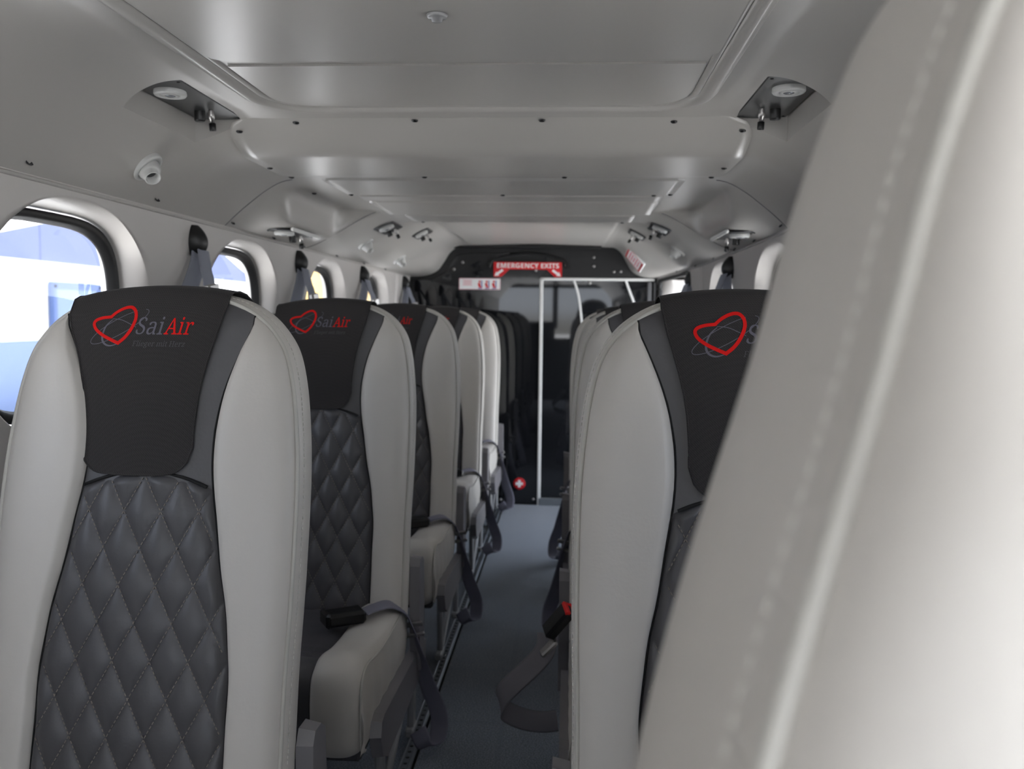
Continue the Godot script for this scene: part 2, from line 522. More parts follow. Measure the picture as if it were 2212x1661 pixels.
	for s in [-1, 1]:
		for dd in [0.9, 1.27, 1.675, 2.06, 2.35, 2.62, 3.0, 3.4, 3.8]:
			share("screw", sm2, c, Transform3D(Basis(Vector3.BACK, s * 0.9), ceil_p(s * 0.638, dd, 0.002)))
	# joints between headliner mouldings
	for s in [-1, 1]:
		for jd in [2.04, 2.66]:
			var pts := PackedVector3Array()
			for k in 20: 
				var q2 := prof(2.2 + k * 0.25, jd)
				pts.append(Vector3(CX + taper(s * q2.x, jd), q2.y - 0.0005, -jd))
			var jt := nst()
			tube(jt, pts, 0.0012, 6)
			mesh("joint", jt, M.grey_plastic, c)
		# lower lip of the headliner over the wall
		var lip := PackedVector3Array()
		for k in 40: lip.append(Vector3(CX + taper(s * 0.650, lerpf(-1.2, REAR, k / 39.0)), lerpf(1.176, 1.168, k / 39.0), -lerpf(-1.2, REAR, k / 39.0)))
		var lp := nst()
		tube(lp, lip, 0.004, 6)
		mesh("headliner_lip", lp, M.liner, c)

# one bay of the side wall with a window opening, and the window in it
const WIN0 := 1.43
const WINP := 0.765

func wall_bay(st: SurfaceTool, s: int, d0: float, d1: float, k: int) -> void:
	var dc := WIN0 + WINP * k
	var cy := 0.955
	var n := 72
	var y0 := 0.0
	var y1 := 1.178
	var ring := []          # from the bay rectangle to the pane
	var corner := [atan2(y1 - cy, d1 - dc), atan2(y1 - cy, d0 - dc), atan2(y0 - cy, d0 - dc) + TAU, atan2(y0 - cy, d1 - dc) + TAU]
	var ang := PackedFloat32Array()
	for j in n: ang.append(TAU * j / n)
	for cc in corner:
		var best := 0
		for j in n:
			if absf(ang[j] - cc) < absf(ang[best] - cc): best = j
		ang[best] = cc
	var outer := PackedVector2Array()
	var hole := PackedVector2Array()
	var pane := PackedVector2Array()
	for j in n:
		var c := cos(ang[j]); var si := sin(ang[j])
		var t := 1e9
		if absf(c) > 1e-6: t = minf(t, ((d1 - dc) if c > 0 else (d0 - dc)) / c)
		if absf(si) > 1e-6: t = minf(t, ((y1 - cy) if si > 0 else (y0 - cy)) / si)
		outer.append(Vector2(dc + c * t, cy + si * t))
		hole.append(Vector2(dc + c * 0.268, cy + si * 0.208))
		pane.append(pane_pt(ang[j], k, 0.0))
	var rows := []
	for m in 7:
		var f := pow(m / 6.0, 0.8)
		var r := PackedVector3Array()
		for j in n:
			var p := outer[j].lerp(hole[j], f)
			r.append(Vector3(CX + s * wall_x(p.y), p.y, -p.x))
		rows.append(r)
	for m in range(1, 13):
		var f := m / 12.0
		var r := PackedVector3Array()
		for j in n:
			var p := hole[j].lerp(pane[j], sin(f * PI / 2))
			var xo := wall_x(p.y)
			# the liner rolls outwards to the pane
			r.append(Vector3(CX + s * (xo + (0.712 - xo) * (1 - cos(f * PI / 2))), p.y, -p.x))
		rows.append(r)
	# return along the outer skin
	var r2 := PackedVector3Array()
	for j in n: r2.append(Vector3(CX + s * 0.738, pane[j].y, -pane[j].x))
	rows.append(r2)
	var r3 := PackedVector3Array()
	for j in n: r3.append(Vector3(CX + s * 0.735, outer[j].y, -outer[j].x))
	rows.append(r3)
	grid(st, rows, s > 0, true)

func pane_pt(a: float, k: int, inset: float) -> Vector2:
	var c := cos(a); var s := sin(a)
	var e := 2.0 / 3.6
	var dc := WIN0 + WINP * k + 0.0
	return Vector2(dc + signf(c) * pow(absf(c), e) * (0.222 - inset), 0.965 + signf(s) * pow(absf(s), e) * (0.176 - inset))

func window(s: int, k: int, idx: int) -> void:
	var o := root("window_%d" % idx, Vector3(CX + s * 0.715, 0.965, -(WIN0 + WINP * k)), "%s cabin window with black rubber seal, number %d from the cockpit" % ["left" if s < 0 else "right", k + 2], "window", "", "structure")
	var rows := []
	var n := 60
	for sec in [[0.002, -0.004], [0.003, -0.012], [0.010, -0.015], [0.017, -0.012], [0.019, -0.003], [0.022, 0.0], [0.022, 0.004]]:
		var r := PackedVector3Array()
		for j in n:
			var p := pane_pt(TAU * j / n, k, sec[0])
			r.append(Vector3(s * sec[1], p.y - 0.965, -p.x + WIN0 + WINP * k))
		rows.append(r)
	var st := nst()
	grid(st, rows, s > 0, true)
	mesh("rubber_seal", st, M.black_rubber, o)
	var gp := nst(false)
	var poly := PackedVector2Array()
	for j in n:
		var p := pane_pt(TAU * j / n, k, 0.019)
		poly.append(Vector2(-p.x + WIN0 + WINP * k, p.y - 0.965))
	var idxs := Geometry2D.triangulate_polygon(poly)
	for i in idxs: gp.add_vertex(Vector3(s * 0.003, poly[i].y, poly[i].x))
	mesh("pane", gp, M.glass, o)

func sheet(st: SurfaceTool, a: Vector3, b: Vector3, c: Vector3, d: Vector3, n: Vector3, t: float) -> void:
	# a thick rectangular sheet
	var e := n * t
	quad(st, a, b, c, d); quad(st, a + e, d + e, c + e, b + e)
	quad(st, a, a + e, b + e, b); quad(st, b, b + e, c + e, c); quad(st, c, c + e, d + e, d); quad(st, d, d + e, a + e, a)

func wall_strip(st: SurfaceTool, s: int, d0: float, d1: float, y0: float, y1: float) -> void:
	# plain piece of the side wall, with its outer skin
	var rows := []
	for i in 13:
		var y := lerpf(y0, y1, i / 12.0)
		var row := PackedVector3Array([Vector3(CX + s * 0.735, y, -d0)])
		for k in 7:
			var dd := lerpf(d0, d1, k / 6.0)
			row.append(Vector3(CX + taper(s * wall_x(y), dd), y, -dd))
		row.append(Vector3(CX + s * 0.735, y, -d1)); row.append(Vector3(CX + s * 0.735, y, -d0))
		rows.append(row)
	grid(st, rows, s > 0)

func shell() -> void:
	# floor
	var st := nst(false)
	box(st, Vector3(CX, -0.04, -1.5), Vector3(1.5, 0.08, 6.1), 0.002)
	struct("floor", st, M.carpet_edge, "dark cabin floor under the seats and tracks", "floor")
	var fl: Node = get_node("floor")
	st = nst(false)
	box(st, Vector3(-0.157, 0.004, -1.62), Vector3(0.318, 0.010, 5.66), 0.003)
	mesh("aisle_carpet", st, M.carpet, fl)
	for q in [[-0.578, 0.46], [0.226, 0.40]]:
		st = nst(false)
		box(st, Vector3(q[0], 0.002, -1.62), Vector3(q[1], 0.006, 5.66), 0.002)
		mesh("side_carpet", st, M.carpet, fl)
	# walls
	for s in [-1, 1]:
		st = nst()
		var last := 3 if s < 0 else 2
		for k in range(-1, last + 1):
			var dc := WIN0 + WINP * k
			wall_bay(st, s, dc - WINP / 2, dc + WINP / 2, k)
		var dend := WIN0 + WINP * (last + 0.5)
		if s < 0: wall_strip(st, s, dend, REAR + 0.04, 0, 1.178)
		else:
			wall_strip(st, s, dend, 3.58, 0, 1.178)
			wall_strip(st, s, 4.43, REAR + 0.04, 0, 1.178)
			wall_strip(st, s, 3.58, 4.43, 1.160, 1.178)
		# cockpit side: sill below the cockpit window, post and header
		if s < 0:
			wall_strip(st, s, -0.52, 0.2825, 0, 1.178)
			wall_strip(st, s, -1.25, -0.52, 0, 1.178)
		else:
			wall_strip(st, s, 0.14, 0.2825, 0, 1.178)
			wall_strip(st, s, -1.25, 0.14, 1.15, 1.178)
		wall_strip(st, s, -1.35, -1.25, 0, 1.178)
		var w := struct("wall_left" if s < 0 else "wall_right", st, M.wall_liner, "pale moulded side wall with oval window reveals on the %s side" % ("left" if s < 0 else "right"), "wall")
		# ribbed relief panel between windows
		for k in range(-1, last + 1):
			var dm := WIN0 + WINP * (k + 0.5) - 0.105
			var rp := nst()
			var rows := []
			for i in 9:
				var a := i / 8.0
				var row := PackedVector3Array()
				for j in 9:
					var b := j / 8.0
					var y := lerpf(0.40, 1.07, b)
					var dd := dm + lerpf(-0.034, 0.034, a)
					var edge := minf(minf(a, 1 - a) * 8, minf(b, 1 - b) * 8)
					row.append(Vector3(CX + s * (wall_x(y) - 0.006 * clampf(edge, 0, 1) + 0.003), y, -dd))
				rows.append(row)
			grid(rp, rows, s < 0)
			mesh("relief_panel", rp, M.wall_liner, w)
	var idx := 1
	for k in range(-1, 4): window(-1, k, idx); idx += 1
	for k in range(-1, 3): window(1, k, idx); idx += 1
	# front wall of the cockpit: low panel with the windscreen above
	st = nst(false)
	box(st, Vector3(CX, 0.36, 1.38), Vector3(1.46, 0.72, 0.06), 0.01)
	box(st, Vector3(CX - 0.36, 0.81, 1.38), Vector3(0.72, 0.20, 0.06), 0.01)
	box(st, Vector3(CX, 1.36, 1.38), Vector3(1.46, 0.12, 0.06), 0.01)
	box(st, Vector3(CX, 1.08, 1.38), Vector3(0.06, 0.50, 0.05), 0.01)
	struct("wall_front", st, M.black_trim, "dark cockpit front with windscreen openings", "wall")
	for s in [-1, 1]:
		var o := root("window_%d" % idx, Vector3(CX + s * 0.37, 1.07, 1.38), "%s half of the cockpit windscreen" % ("left" if s < 0 else "right"), "window", "", "structure")
		var gp := nst(false)
		quad(gp, Vector3(-0.34, -0.17 if s < 0 else -0.35, 0), Vector3(0.34, -0.17 if s < 0 else -0.35, 0), Vector3(0.34, 0.23, 0), Vector3(-0.34, 0.23, 0))
		mesh("pane", gp, M.glass, o)
		idx += 1
	bulkhead()
	cargo_door()

func disc(st: SurfaceTool, c: Vector3, r: float, h: float, n := 14) -> void:
	# small domed disc facing +z
	lathe(st, PackedVector2Array([Vector2(0, h), Vector2(r * 0.7, h * 0.9), Vector2(r, h * 0.3), Vector2(r, 0)]), Transform3D(Basis(Vector3.RIGHT, Vector3(0, 0, 1), Vector3(0, -1, 0)), c), n)

func text_mesh(st: SurfaceTool, text: String, font: Font, size: float, f: Callable) -> float:
	# lettering as triangles: size is the height of a capital letter; f maps (x, y, z) to a place; returns the width
	var tm := TextMesh.new()
	tm.text = text; tm.font = font; tm.font_size = 64; tm.pixel_size = size / 46.0; tm.depth = 0.0; tm.curve_step = 1.5
	tm.horizontal_alignment = HORIZONTAL_ALIGNMENT_LEFT; tm.vertical_alignment = VERTICAL_ALIGNMENT_CENTER
	var arr := tm.get_mesh_arrays()
	if arr.is_empty(): return 0.0
	var v: PackedVector3Array = arr[Mesh.ARRAY_VERTEX]
	var ix = arr[Mesh.ARRAY_INDEX]
	var lo := Vector3.INF
	var hi := -Vector3.INF
	for p in v: lo = lo.min(p); hi = hi.max(p)
	if ix == null or ix.size() == 0:
		for p in v: st.add_vertex(f.call(p - Vector3(lo.x, 0, 0)))
	else:
		for i in ix: st.add_vertex(f.call(v[i] - Vector3(lo.x, 0, 0)))
	return hi.x - lo.x

func bulkhead() -> void:
	var z := -REAR
	# outline following the cabin section
	var poly := PackedVector2Array()
	for k in range(0, 29): 
		var p := prof(7.0 - k * 0.25, REAR)
		poly.append(Vector2(CX + taper(p.x, REAR) + (0.03 if k < 6 else 0.0), p.y + 0.012))
	for k in range(27, -1, -1):
		var p := prof(7.0 - k * 0.25, REAR)
		poly.append(Vector2(CX - p.x - (0.03 if k < 6 else 0.0), p.y + 0.012))
	poly.append(Vector2(CX - 0.62, 0.0)); poly.append(Vector2(CX + 0.60, 0.0))
	var st := nst(false)
	plate(st, poly, Transform3D(Basis(), Vector3(0, 0, z - 0.04)), 0.04)
	var w := struct("wall_back", st, M.black_trim, "black rear bulkhead closing the cabin behind the last seats", "wall")
	# glossy panels: fixed left panel and the door to the baggage room on the right
	st = nst(false)
	var left := PackedVector2Array([Vector2(-0.80, 0.012), Vector2(-0.148, 0.012), Vector2(-0.148, 1.165), Vector2(-0.12, 1.19), Vector2(-0.12, 1.29), Vector2(-0.5, 1.29), Vector2(-0.575, 1.275), Vector2(-0.63, 1.19), Vector2(-0.70, 1.155), Vector2(-0.80, 1.15)])
	plate(st, left, Transform3D(Basis(), Vector3(0, 0, z)), 0.006, 0.002)
	mesh("glossy_panel", st, M.gloss_black, w)
	st = nst(false)
	plate(st, PackedVector2Array([Vector2(-0.132, 0.05), Vector2(0.43, 0.05), Vector2(0.43, 1.155), Vector2(-0.132, 1.155)]), Transform3D(Basis(), Vector3(0, 0, z)), 0.005, 0.002)
	mesh("glossy_panel", st, M.gloss_black, w)
	st = nst(false)
	box(st, Vector3(0.16, 0.024, z + 0.012), Vector3(0.60, 0.044, 0.02), 0.004)
	mesh("threshold", st, M.alloy, w)
	# arched valance above
	st = nst(false)
	var arch := PackedVector2Array()
	for p in smooth2(PackedVector2Array([Vector2(-0.405, 1.215), Vector2(-0.385, 1.252), Vector2(-0.305, 1.277), Vector2(-0.212, 1.287), Vector2(-0.119, 1.278), Vector2(-0.03, 1.252), Vector2(-0.012, 1.215)]), 6): arch.append(p)
	for i in range(6, -1, -1): 
		var q := lerpf(-0.42, 0.003, i / 6.0)
		arch.append(Vector2(q, 1.30 - absf(q + 0.21) * 0.05) if false else Vector2(lerpf(-0.40, -0.02, i / 6.0), 1.21))
	var rim := nst()
	var rp := PackedVector3Array()
	for p in smooth2(PackedVector2Array([Vector2(-0.405, 1.215), Vector2(-0.385, 1.252), Vector2(-0.305, 1.277), Vector2(-0.212, 1.287), Vector2(-0.119, 1.278), Vector2(-0.03, 1.252), Vector2(-0.012, 1.215)]), 6): rp.append(Vector3(p.x, p.y, z + 0.008))
	tube(rim, rp, 0.008, 8)
	mesh("arch_moulding", rim, M.black_rubber, w)
	st = nst(false)
	box(st, Vector3(-0.215, 1.318, z + 0.05), Vector3(0.74, 0.022, 0.05), 0.006)
	mesh("valance", st, M.black_rubber, w)
	# white edge trim of the right-hand panel
	st = nst(false)
	box(st, Vector3(-0.140, 0.585, z + 0.010), Vector3(0.017, 1.165, 0.014), 0.003)
	mesh("white_edge", st, M.white_trim, w)
	st = nst(false)
	box(st, Vector3(0.138, 1.160, z + 0.010), Vector3(0.572, 0.014, 0.014), 0.003)
	mesh("white_edge", st, M.white_trim, w)
	for q in [[Vector2(0.023, 1.153), Vector2(0.047, 1.075), Vector2(0.063, 0.959), Vector2(0.072, 0.85)], [Vector2(0.282, 1.153), Vector2(0.306, 1.09), Vector2(0.33, 1.03), Vector2(0.39, 0.86)]]:
		var pp := PackedVector3Array()
		var sd := PackedVector3Array()
		for p in smooth2(PackedVector2Array(q), 6):
			pp.append(Vector3(p.x, p.y, z + 0.009)); sd.append(Vector3.RIGHT)
		st = nst()
		strap(st, pp, sd, 0.012, 0.002)
		mesh("white_strap", st, M.white_trim, w)
	st = nst(false)
	for q in [[0.398, 0.022], [0.424, 0.010]]: box(st, Vector3(q[0], 0.92, z + 0.018), Vector3(q[1], 0.46, 0.02), 0.004)
	mesh("door_jamb", st, M.shell, w)
	# bolts
	var bs := nst()
	disc(bs, Vector3.ZERO, 0.0075, 0.005, 12)
	bs.generate_normals()
	var bm := bs.commit()
	bm.surface_set_material(0, M.steel)
	for p in [[-0.54, 1.24], [-0.584, 1.205], [-0.401, 1.234], [-0.169, 1.203], [-0.018, 1.23], [0.12, 1.27], [0.121, 1.226], [0.221, 1.199], [0.255, 1.2], [-0.282, 0.036], [-0.168, 0.036], [-0.336, 0.03], [0.102, 1.142]]:
		share("bolt", bm, w, Transform3D(Basis(), Vector3(p[0], p[1], z + 0.006)))
	# emergency exit sign
	var sg := root("exit_sign", Vector3(-0.211, 1.206, z + 0.007), "red EMERGENCY EXITS sign with two white arrows on the black bulkhead", "sign")
	var pl := PackedVector2Array()
	for p in [[-0.383, 1.244], [-0.039, 1.244], [-0.039, 1.169], [-0.075, 1.169], [-0.114, 1.206], [-0.303, 1.207], [-0.344, 1.169], [-0.383, 1.169]]: pl.append(Vector2(p[0] + 0.211, p[1] - 1.206))
	st = nst(false)
	plate(st, pl, Transform3D(), 0.003, 0.001)
	mesh("sign_plate", st, M.sign_red, sg)
	var sf := SystemFont.new()
	sf.font_names = PackedStringArray(["Droid Sans"]); sf.font_weight = 600
	st = nst(false)
	var probe := nst(false)
	var tw := text_mesh(probe, "EMERGENCY EXITS", sf, 0.0235, func(p): return p)
	text_mesh(st, "EMERGENCY EXITS", sf, 0.0235, func(p): return Vector3(-0.155 + p.x * 0.312 / maxf(tw, 0.01), p.y + 0.0195, 0.0036))
	mesh("lettering", st, M.sign_white, sg)
	for s in [-1, 1]:
		st = nst(false)
		var b := Basis(Vector3.BACK, s * 0.6 + (PI if s > 0 else 0.0)) if false else Basis(Vector3.BACK, deg_to_rad(36 if s < 0 else 144))
		# arrow pointing outward and down
		var ar := PackedVector2Array([Vector2(0.026, 0.006), Vector2(-0.006, 0.006), Vector2(-0.006, 0.012), Vector2(-0.026, 0.0), Vector2(-0.006, -0.012), Vector2(-0.006, -0.006), Vector2(0.026, -0.006)])
		plate(st, ar, Transform3D(b, Vector3(s * 0.146, -0.017, 0.003)), 0.0008)
		mesh("arrow", st, M.sign_white, sg)
	# safety placard
	var pc := root("safety_placard", Vector3(-0.453, 1.1325, z + 0.007), "small white placard with red pictures left of the red exit sign", "placard")
	st = nst(false)
	plate(st, rrect(0.21, 0.057, 0.003, 2), Transform3D(), 0.002, 0.0006)
	mesh("placard_plate", st, M.sign_white, pc)
	st = nst(false)
	for i in 5: box(st, Vector3(-0.062, 0.018 - i * 0.006, 0.0022), Vector3(0.050 - (i % 2) * 0.012, 0.0022, 0.0004), 0.0001)
	for q in [[-0.1035, 0, 0.0015, 0.054], [0.1035, 0, 0.0015, 0.054]]: box(st, Vector3(q[0], q[1], 0.0022), Vector3(q[2], q[3], 0.0004), 0.0001)
	box(st, Vector3(0, 0.027, 0.0022), Vector3(0.207, 0.0015, 0.0004), 0.0001); box(st, Vector3(0, -0.027, 0.0022), Vector3(0.207, 0.0015, 0.0004), 0.0001)
	mesh("red_print", st, M.sign_pink, pc)
	for i in 3:
		st = nst(false)
		var cx := 0.0 + i * 0.036
		disc(st, Vector3(cx, 0.012, 0.002), 0.0055, 0.0005, 10)
		box(st, Vector3(cx - 0.002, -0.004, 0.0022), Vector3(0.012, 0.018, 0.0005), 0.0002, Basis(Vector3.BACK, 0.25))
		box(st, Vector3(cx + 0.004, -0.016, 0.0022), Vector3(0.016, 0.006, 0.0005), 0.0002)
		mesh("pictogram", st, M.sign_red, pc)
		st = nst(false)
		box(st, Vector3(cx + 0.0105, 0.0, 0.0022), Vector3(0.005, 0.034, 0.0005), 0.0002)
		box(st, Vector3(cx + 0.002, -0.0225, 0.0022), Vector3(0.022, 0.004, 0.0005), 0.0002)
		mesh("seat_pictogram", st, M.sign_blue, pc)
	# first-aid decal
	var fa := root("cross_decal", Vector3(-0.24, 0.116, z + 0.006), "round red decal with a white cross low on the bulkhead", "decal")
	st = nst()
	lathe(st, PackedVector2Array([Vector2(0, 0.0015), Vector2(0.0295, 0.0015), Vector2(0.031, 0.0005), Vector2(0.031, 0)]), Transform3D(Basis(Vector3.RIGHT, Vector3(0, 0, 1), Vector3(0, -1, 0)), Vector3.ZERO), 32)
	mesh("disc", st, M.sign_red, fa)
	st = nst(false)
	var a := 0.0068
	var l := 0.019
	plate(st, PackedVector2Array([Vector2(-a, -l), Vector2(a, -l), Vector2(a, -a), Vector2(l, -a), Vector2(l, a), Vector2(a, a), Vector2(a, l), Vector2(-a, l), Vector2(-a, a), Vector2(-l, a), Vector2(-l, -a), Vector2(-a, -a)]), Transform3D(Basis(), Vector3(0, 0, 0.0015)), 0.0006)
	mesh("cross", st, M.sign_white, fa)
	# red notice on the right headliner lobe
	var nt := root("notice_sticker", ceil_p(0.485, 4.12, 0.001), "white and red printed sticker on the curved right headliner end", "sticker")
	var pa := ceil_p(0.485, 4.12)
	var tx := (ceil_p(0.485, 4.2) - pa).normalized()
	var ty := (ceil_p(0.445, 4.12) - ceil_p(0.525, 4.12)).normalized()
	var nb := Basis(-tx, ty, (-tx).cross(ty))
	if nb.z.y > 0: nb = Basis(tx, ty, tx.cross(ty))
	nt.basis = nb
	st = nst(false)
	plate(st, rrect(0.19, 0.11, 0.006, 3), Transform3D(Basis(), Vector3(0, 0, -0.006)), 0.009, 0.0005)
	mesh("sticker_sheet", st, M.sign_white, nt)
	st = nst(false)
	for i in 2: box(st, Vector3(0, 0.046 - i * 0.092, 0.0032), Vector3(0.18, 0.010, 0.0005), 0.0001); box(st, Vector3(0.088 - i * 0.176, 0, 0.0032), Vector3(0.008, 0.10, 0.0005), 0.0001)
	mesh("red_border", st, M.sign_red, nt)
	st = nst(false)
	for i in 5: box(st, Vector3(0.0, 0.028 - i * 0.014, 0.0032), Vector3(0.13 - (i % 3) * 0.02, 0.006, 0.0005), 0.0001)
	mesh("print_lines", st, M.sign_pink, nt)

func cargo_door() -> void:
	# black frame round the open cargo door on the right
	var o := root("door_1", Vector3(CX + 0.645, 0, -4.005), "open cargo doorway in the right rear wall with a black frame", "doorway", "", "structure")
	var st := nst()
	var pts := PackedVector3Array()
	for p in rrect(0.84, 1.15, 0.05, 6): pts.append(Vector3(0.012 - 0.05 * smoothstep(3.25, 4.4, 4.005 - p.x), 0.583 + p.y, p.x))
	tube(st, pts, 0.012, 8, true)
	mesh("door_seal", st, M.black_rubber, o)

# ---------------------------------------------------------------- seats
var OUT := PackedVector2Array([Vector2(0.188, 0.33), Vector2(0.188, 0.42), Vector2(0.1875, 0.52), Vector2(0.190, 0.62), Vector2(0.1905, 0.72), Vector2(0.189, 0.78), Vector2(0.185, 0.83), Vector2(0.178, 0.88), Vector2(0.166, 0.923), Vector2(0.146, 0.953), Vector2(0.122, 0.973), Vector2(0.092, 0.987), Vector2(0.05, 0.9955), Vector2(0.0, 0.998)])
var INS := PackedVector2Array([Vector2(0.33, 0.12), Vector2(0.43, 0.12), Vector2(0.48, 0.1195), Vector2(0.53, 0.12), Vector2(0.57, 0.116), Vector2(0.615, 0.11), Vector2(0.66, 0.1), Vector2(0.718, 0.0905), Vector2(0.754, 0.084), Vector2(0.785, 0.0805), Vector2(0.815, 0.0805), Vector2(0.84, 0.083), Vector2(0.87, 0.0885), Vector2(0.90, 0.098), Vector2(0.935, 0.1125), Vector2(0.957, 0.1225), Vector2(0.971, 0.124)])
var BACK := [[0.0, 0.0], [0.004, -0.008], [0.0065, -0.022], [0.006, -0.040], [0.001, -0.058], [-0.010, -0.076], [-0.026, -0.088]]

class Spec:
	var out: PackedVector2Array     # right half of the outline (x, h), bottom to top
	var ins: PackedVector2Array     # (h, half width) of the dark insert
	var back: Array
	var arch := 0.754               # foot of the seam under the headrest
	var meet := 0.971               # where insert and outline meet
	var dense: PackedVector2Array
	var top: float

func spec(out: PackedVector2Array, ins: PackedVector2Array, back: Array, arch: float, meet: float) -> Spec:
	var s := Spec.new()
	s.out = out; s.ins = ins; s.back = back; s.arch = arch; s.meet = meet
	s.dense = smooth2(out, 6)
	s.ins = smooth2(ins, 4)
	s.top = out[out.size() - 1].y
	return s

func lean(h: float) -> float:
	return 0.2126 * (0.95 - h)

func seam_w(s: Spec, h: float) -> float:
	for i in s.dense.size() - 1:
		if h <= s.dense[i + 1].y:
			var t := clampf((h - s.dense[i].y) / maxf(s.dense[i + 1].y - s.dense[i].y, 1e-6), 0, 1)
			return lerpf(s.dense[i].x, s.dense[i + 1].x, t)
	return 0.0

func head_z(s: Spec, x: float, h: float) -> float:
	# front of the dark headrest
	var w := maxf(tab(s.ins, h) if h < s.meet else seam_w(s, h), 0.02)
	var t := clampf(absf(x) / w, 0, 1)
	var k := clampf((h - (s.top - 0.05)) / 0.05, 0, 1)
	return lean(h) - 0.005 + 0.010 * (1 - t * t) - 0.010 * k * k * k

func quilt_relief(x: float, h: float) -> float:
	var u := x / 0.0470 + (h - 0.683) / 0.0885
	var v := x / 0.0470 - (h - 0.683) / 0.0885
	return 0.0066 * pow(absf(sin(PI * u) * sin(PI * v)), 0.55)

func arch_h(s: Spec, x: float) -> float:
	var t := clampf(absf(x) / maxf(tab(s.ins, s.arch), 0.01), 0, 1)
	return s.arch + 0.020 * (1 - t * t)

func backrest(o: Node3D, s: Spec) -> void:
	var st: SurfaceTool
	# dark smooth headrest
	var rows := []
	for i in 27:
		var h := lerpf(s.arch - 0.01, s.top - 0.0015, 1 - pow(1 - i / 26.0, 1.4))
		var w := tab(s.ins, h) if h < s.meet else seam_w(s, h)
		var r := PackedVector3Array()
		for j in 25:
			var x := lerpf(-w, w, j / 24.0)
			r.append(Vector3(x, h, head_z(s, x, h)))
		rows.append(r)
	st = nst()
	grid(st, rows, true)
	tag(mesh("headrest", st, M.leather_dark, o), "smooth dark grey headrest leather")
	# quilted panel
	rows = []
	for i in 181:
		var v := i / 180.0
		var r := PackedVector3Array()
		for j in 97:
			var c := j / 48.0 - 1.0
			var hh := lerpf(0.33, s.arch, v)
			var w := tab(s.ins, hh) - 0.0005
			var x := c * w
			var h := lerpf(0.33, arch_h(s, x), v)
			var e := minf(minf((1 - absf(c)) * w / 0.012, (arch_h(s, x) - h) / 0.010), 1.0)
			e = sqrt(clampf(e, 0, 1))
			r.append(Vector3(x, h, lean(h) - 0.006 + 0.006 * (1 - c * c) + e * (0.004 + quilt_relief(x, h))))
		rows.append(r)
	st = nst()
	grid(st, rows, true)
	tag(mesh("quilted_panel", st, M.leather_dark, o), "dark grey diamond-quilted leather")
	# stitching along the quilt lines
	st = nst(false)
	for fam in [-1, 1]:
		for k in range(-12, 13):
			var h := 0.335
			while h < s.arch + 0.02:
				# x/px + fam*(h-.683)/ph = k
				var x: float = 0.0470 * (k - fam * (h - 0.683) / 0.0885)
				var w := tab(s.ins, minf(h, s.arch)) - 0.006
				if absf(x) < w and h < arch_h(s, x) - 0.005:
					var dir := Vector3(-fam * 0.0470, 0.0885, -0.2126 * 0.0885).normalized()
					var c := x / maxf(w, 0.01)
					var f := frame_at(dir, Vector3.BACK)
					box(st, Vector3(x, h, lean(h) - 0.006 + 0.006 * (1 - c * c) + 0.0060), Vector3(0.0012, 0.0012, 0.0036), 0.0003, f)
				h += 0.0052
	mesh("quilt_stitching", st, M.thread, o)
	# seam under the headrest
	st = nst()
	var pts := PackedVector3Array()
	for j in 25:
		var x := lerpf(-0.94, 0.94, j / 24.0) * tab(s.ins, s.arch)
		var h := arch_h(s, x)
		pts.append(Vector3(x, h + 0.001, lean(h) + 0.002))
	tube(st, pts, 0.0022, 6)
	mesh("cross_seam", st, M.seam, o)
	# beige bolsters
	for sd in [-1, 1]:
		rows = []
		for i in 61:
			var h := lerpf(0.33, s.meet, i / 60.0)
			var a := tab(s.ins, h)
			var b := seam_w(s, h)
			var r := PackedVector3Array()
			for j in 15:
				var t := j / 14.0
				var wd := maxf(b - a, 0.0005)
				var k := clampf(wd / 0.055, 0, 1)
				var bul := 0.020 * k * pow(maxf(1 - pow(absf(2 * t - 0.9) / 1.1, 2.6), 0.0), 0.6) if t < 1 else 0.0
				if j == 0: bul = -0.004
				r.append(Vector3(sd * lerpf(a, b, t), h, lean(h) - 0.006 + bul - 0.004 * t * t))
			rows.append(r)
		st = nst()
		grid(st, rows, sd > 0)
		tag(mesh("side_bolster", st, M.leather_beige, o), "pale beige leather bolster")
		st = nst()
		pts = PackedVector3Array()
		for i in 41:
			var h := lerpf(0.33, s.meet, i / 40.0)
			pts.append(Vector3(sd * tab(s.ins, h), h, lean(h) - 0.0055))
		tube(st, pts, 0.0013, 6)
		mesh("bolster_seam", st, M.seam, o)
	# full outline, bottom left over the top to bottom right
	var ol := PackedVector2Array()
	for p in s.dense: ol.append(Vector2(-p.x, p.y))
	for i in range(s.dense.size() - 2, -1, -1): ol.append(s.dense[i])
	rows = []
	for q in s.back:
		var r := PackedVector3Array()
		for i in ol.size():
			var tg := (ol[mini(i + 1, ol.size() - 1)] - ol[maxi(i - 1, 0)]).normalized()
			var nn := Vector2(-tg.y, tg.x)
			var p: Vector2 = ol[i] + nn * q[0]
			r.append(Vector3(p.x, p.y, lean(ol[i].y) - 0.010 + q[1]))
		rows.append(r)
	st = nst()
	grid(st, rows)
	tag(mesh("side_band", st, M.leather_beige, o), "pale beige leather edge band")
	st = nst()
	pts = PackedVector3Array()
	for p in ol: pts.append(Vector3(p.x, p.y, lean(p.y) - 0.0085))
	tube(st, pts, 0.0030, 8)
	mesh("piping", st, M.piping, o)
	# pale stitches on the band
	st = nst(false)
	var acc := 0.0
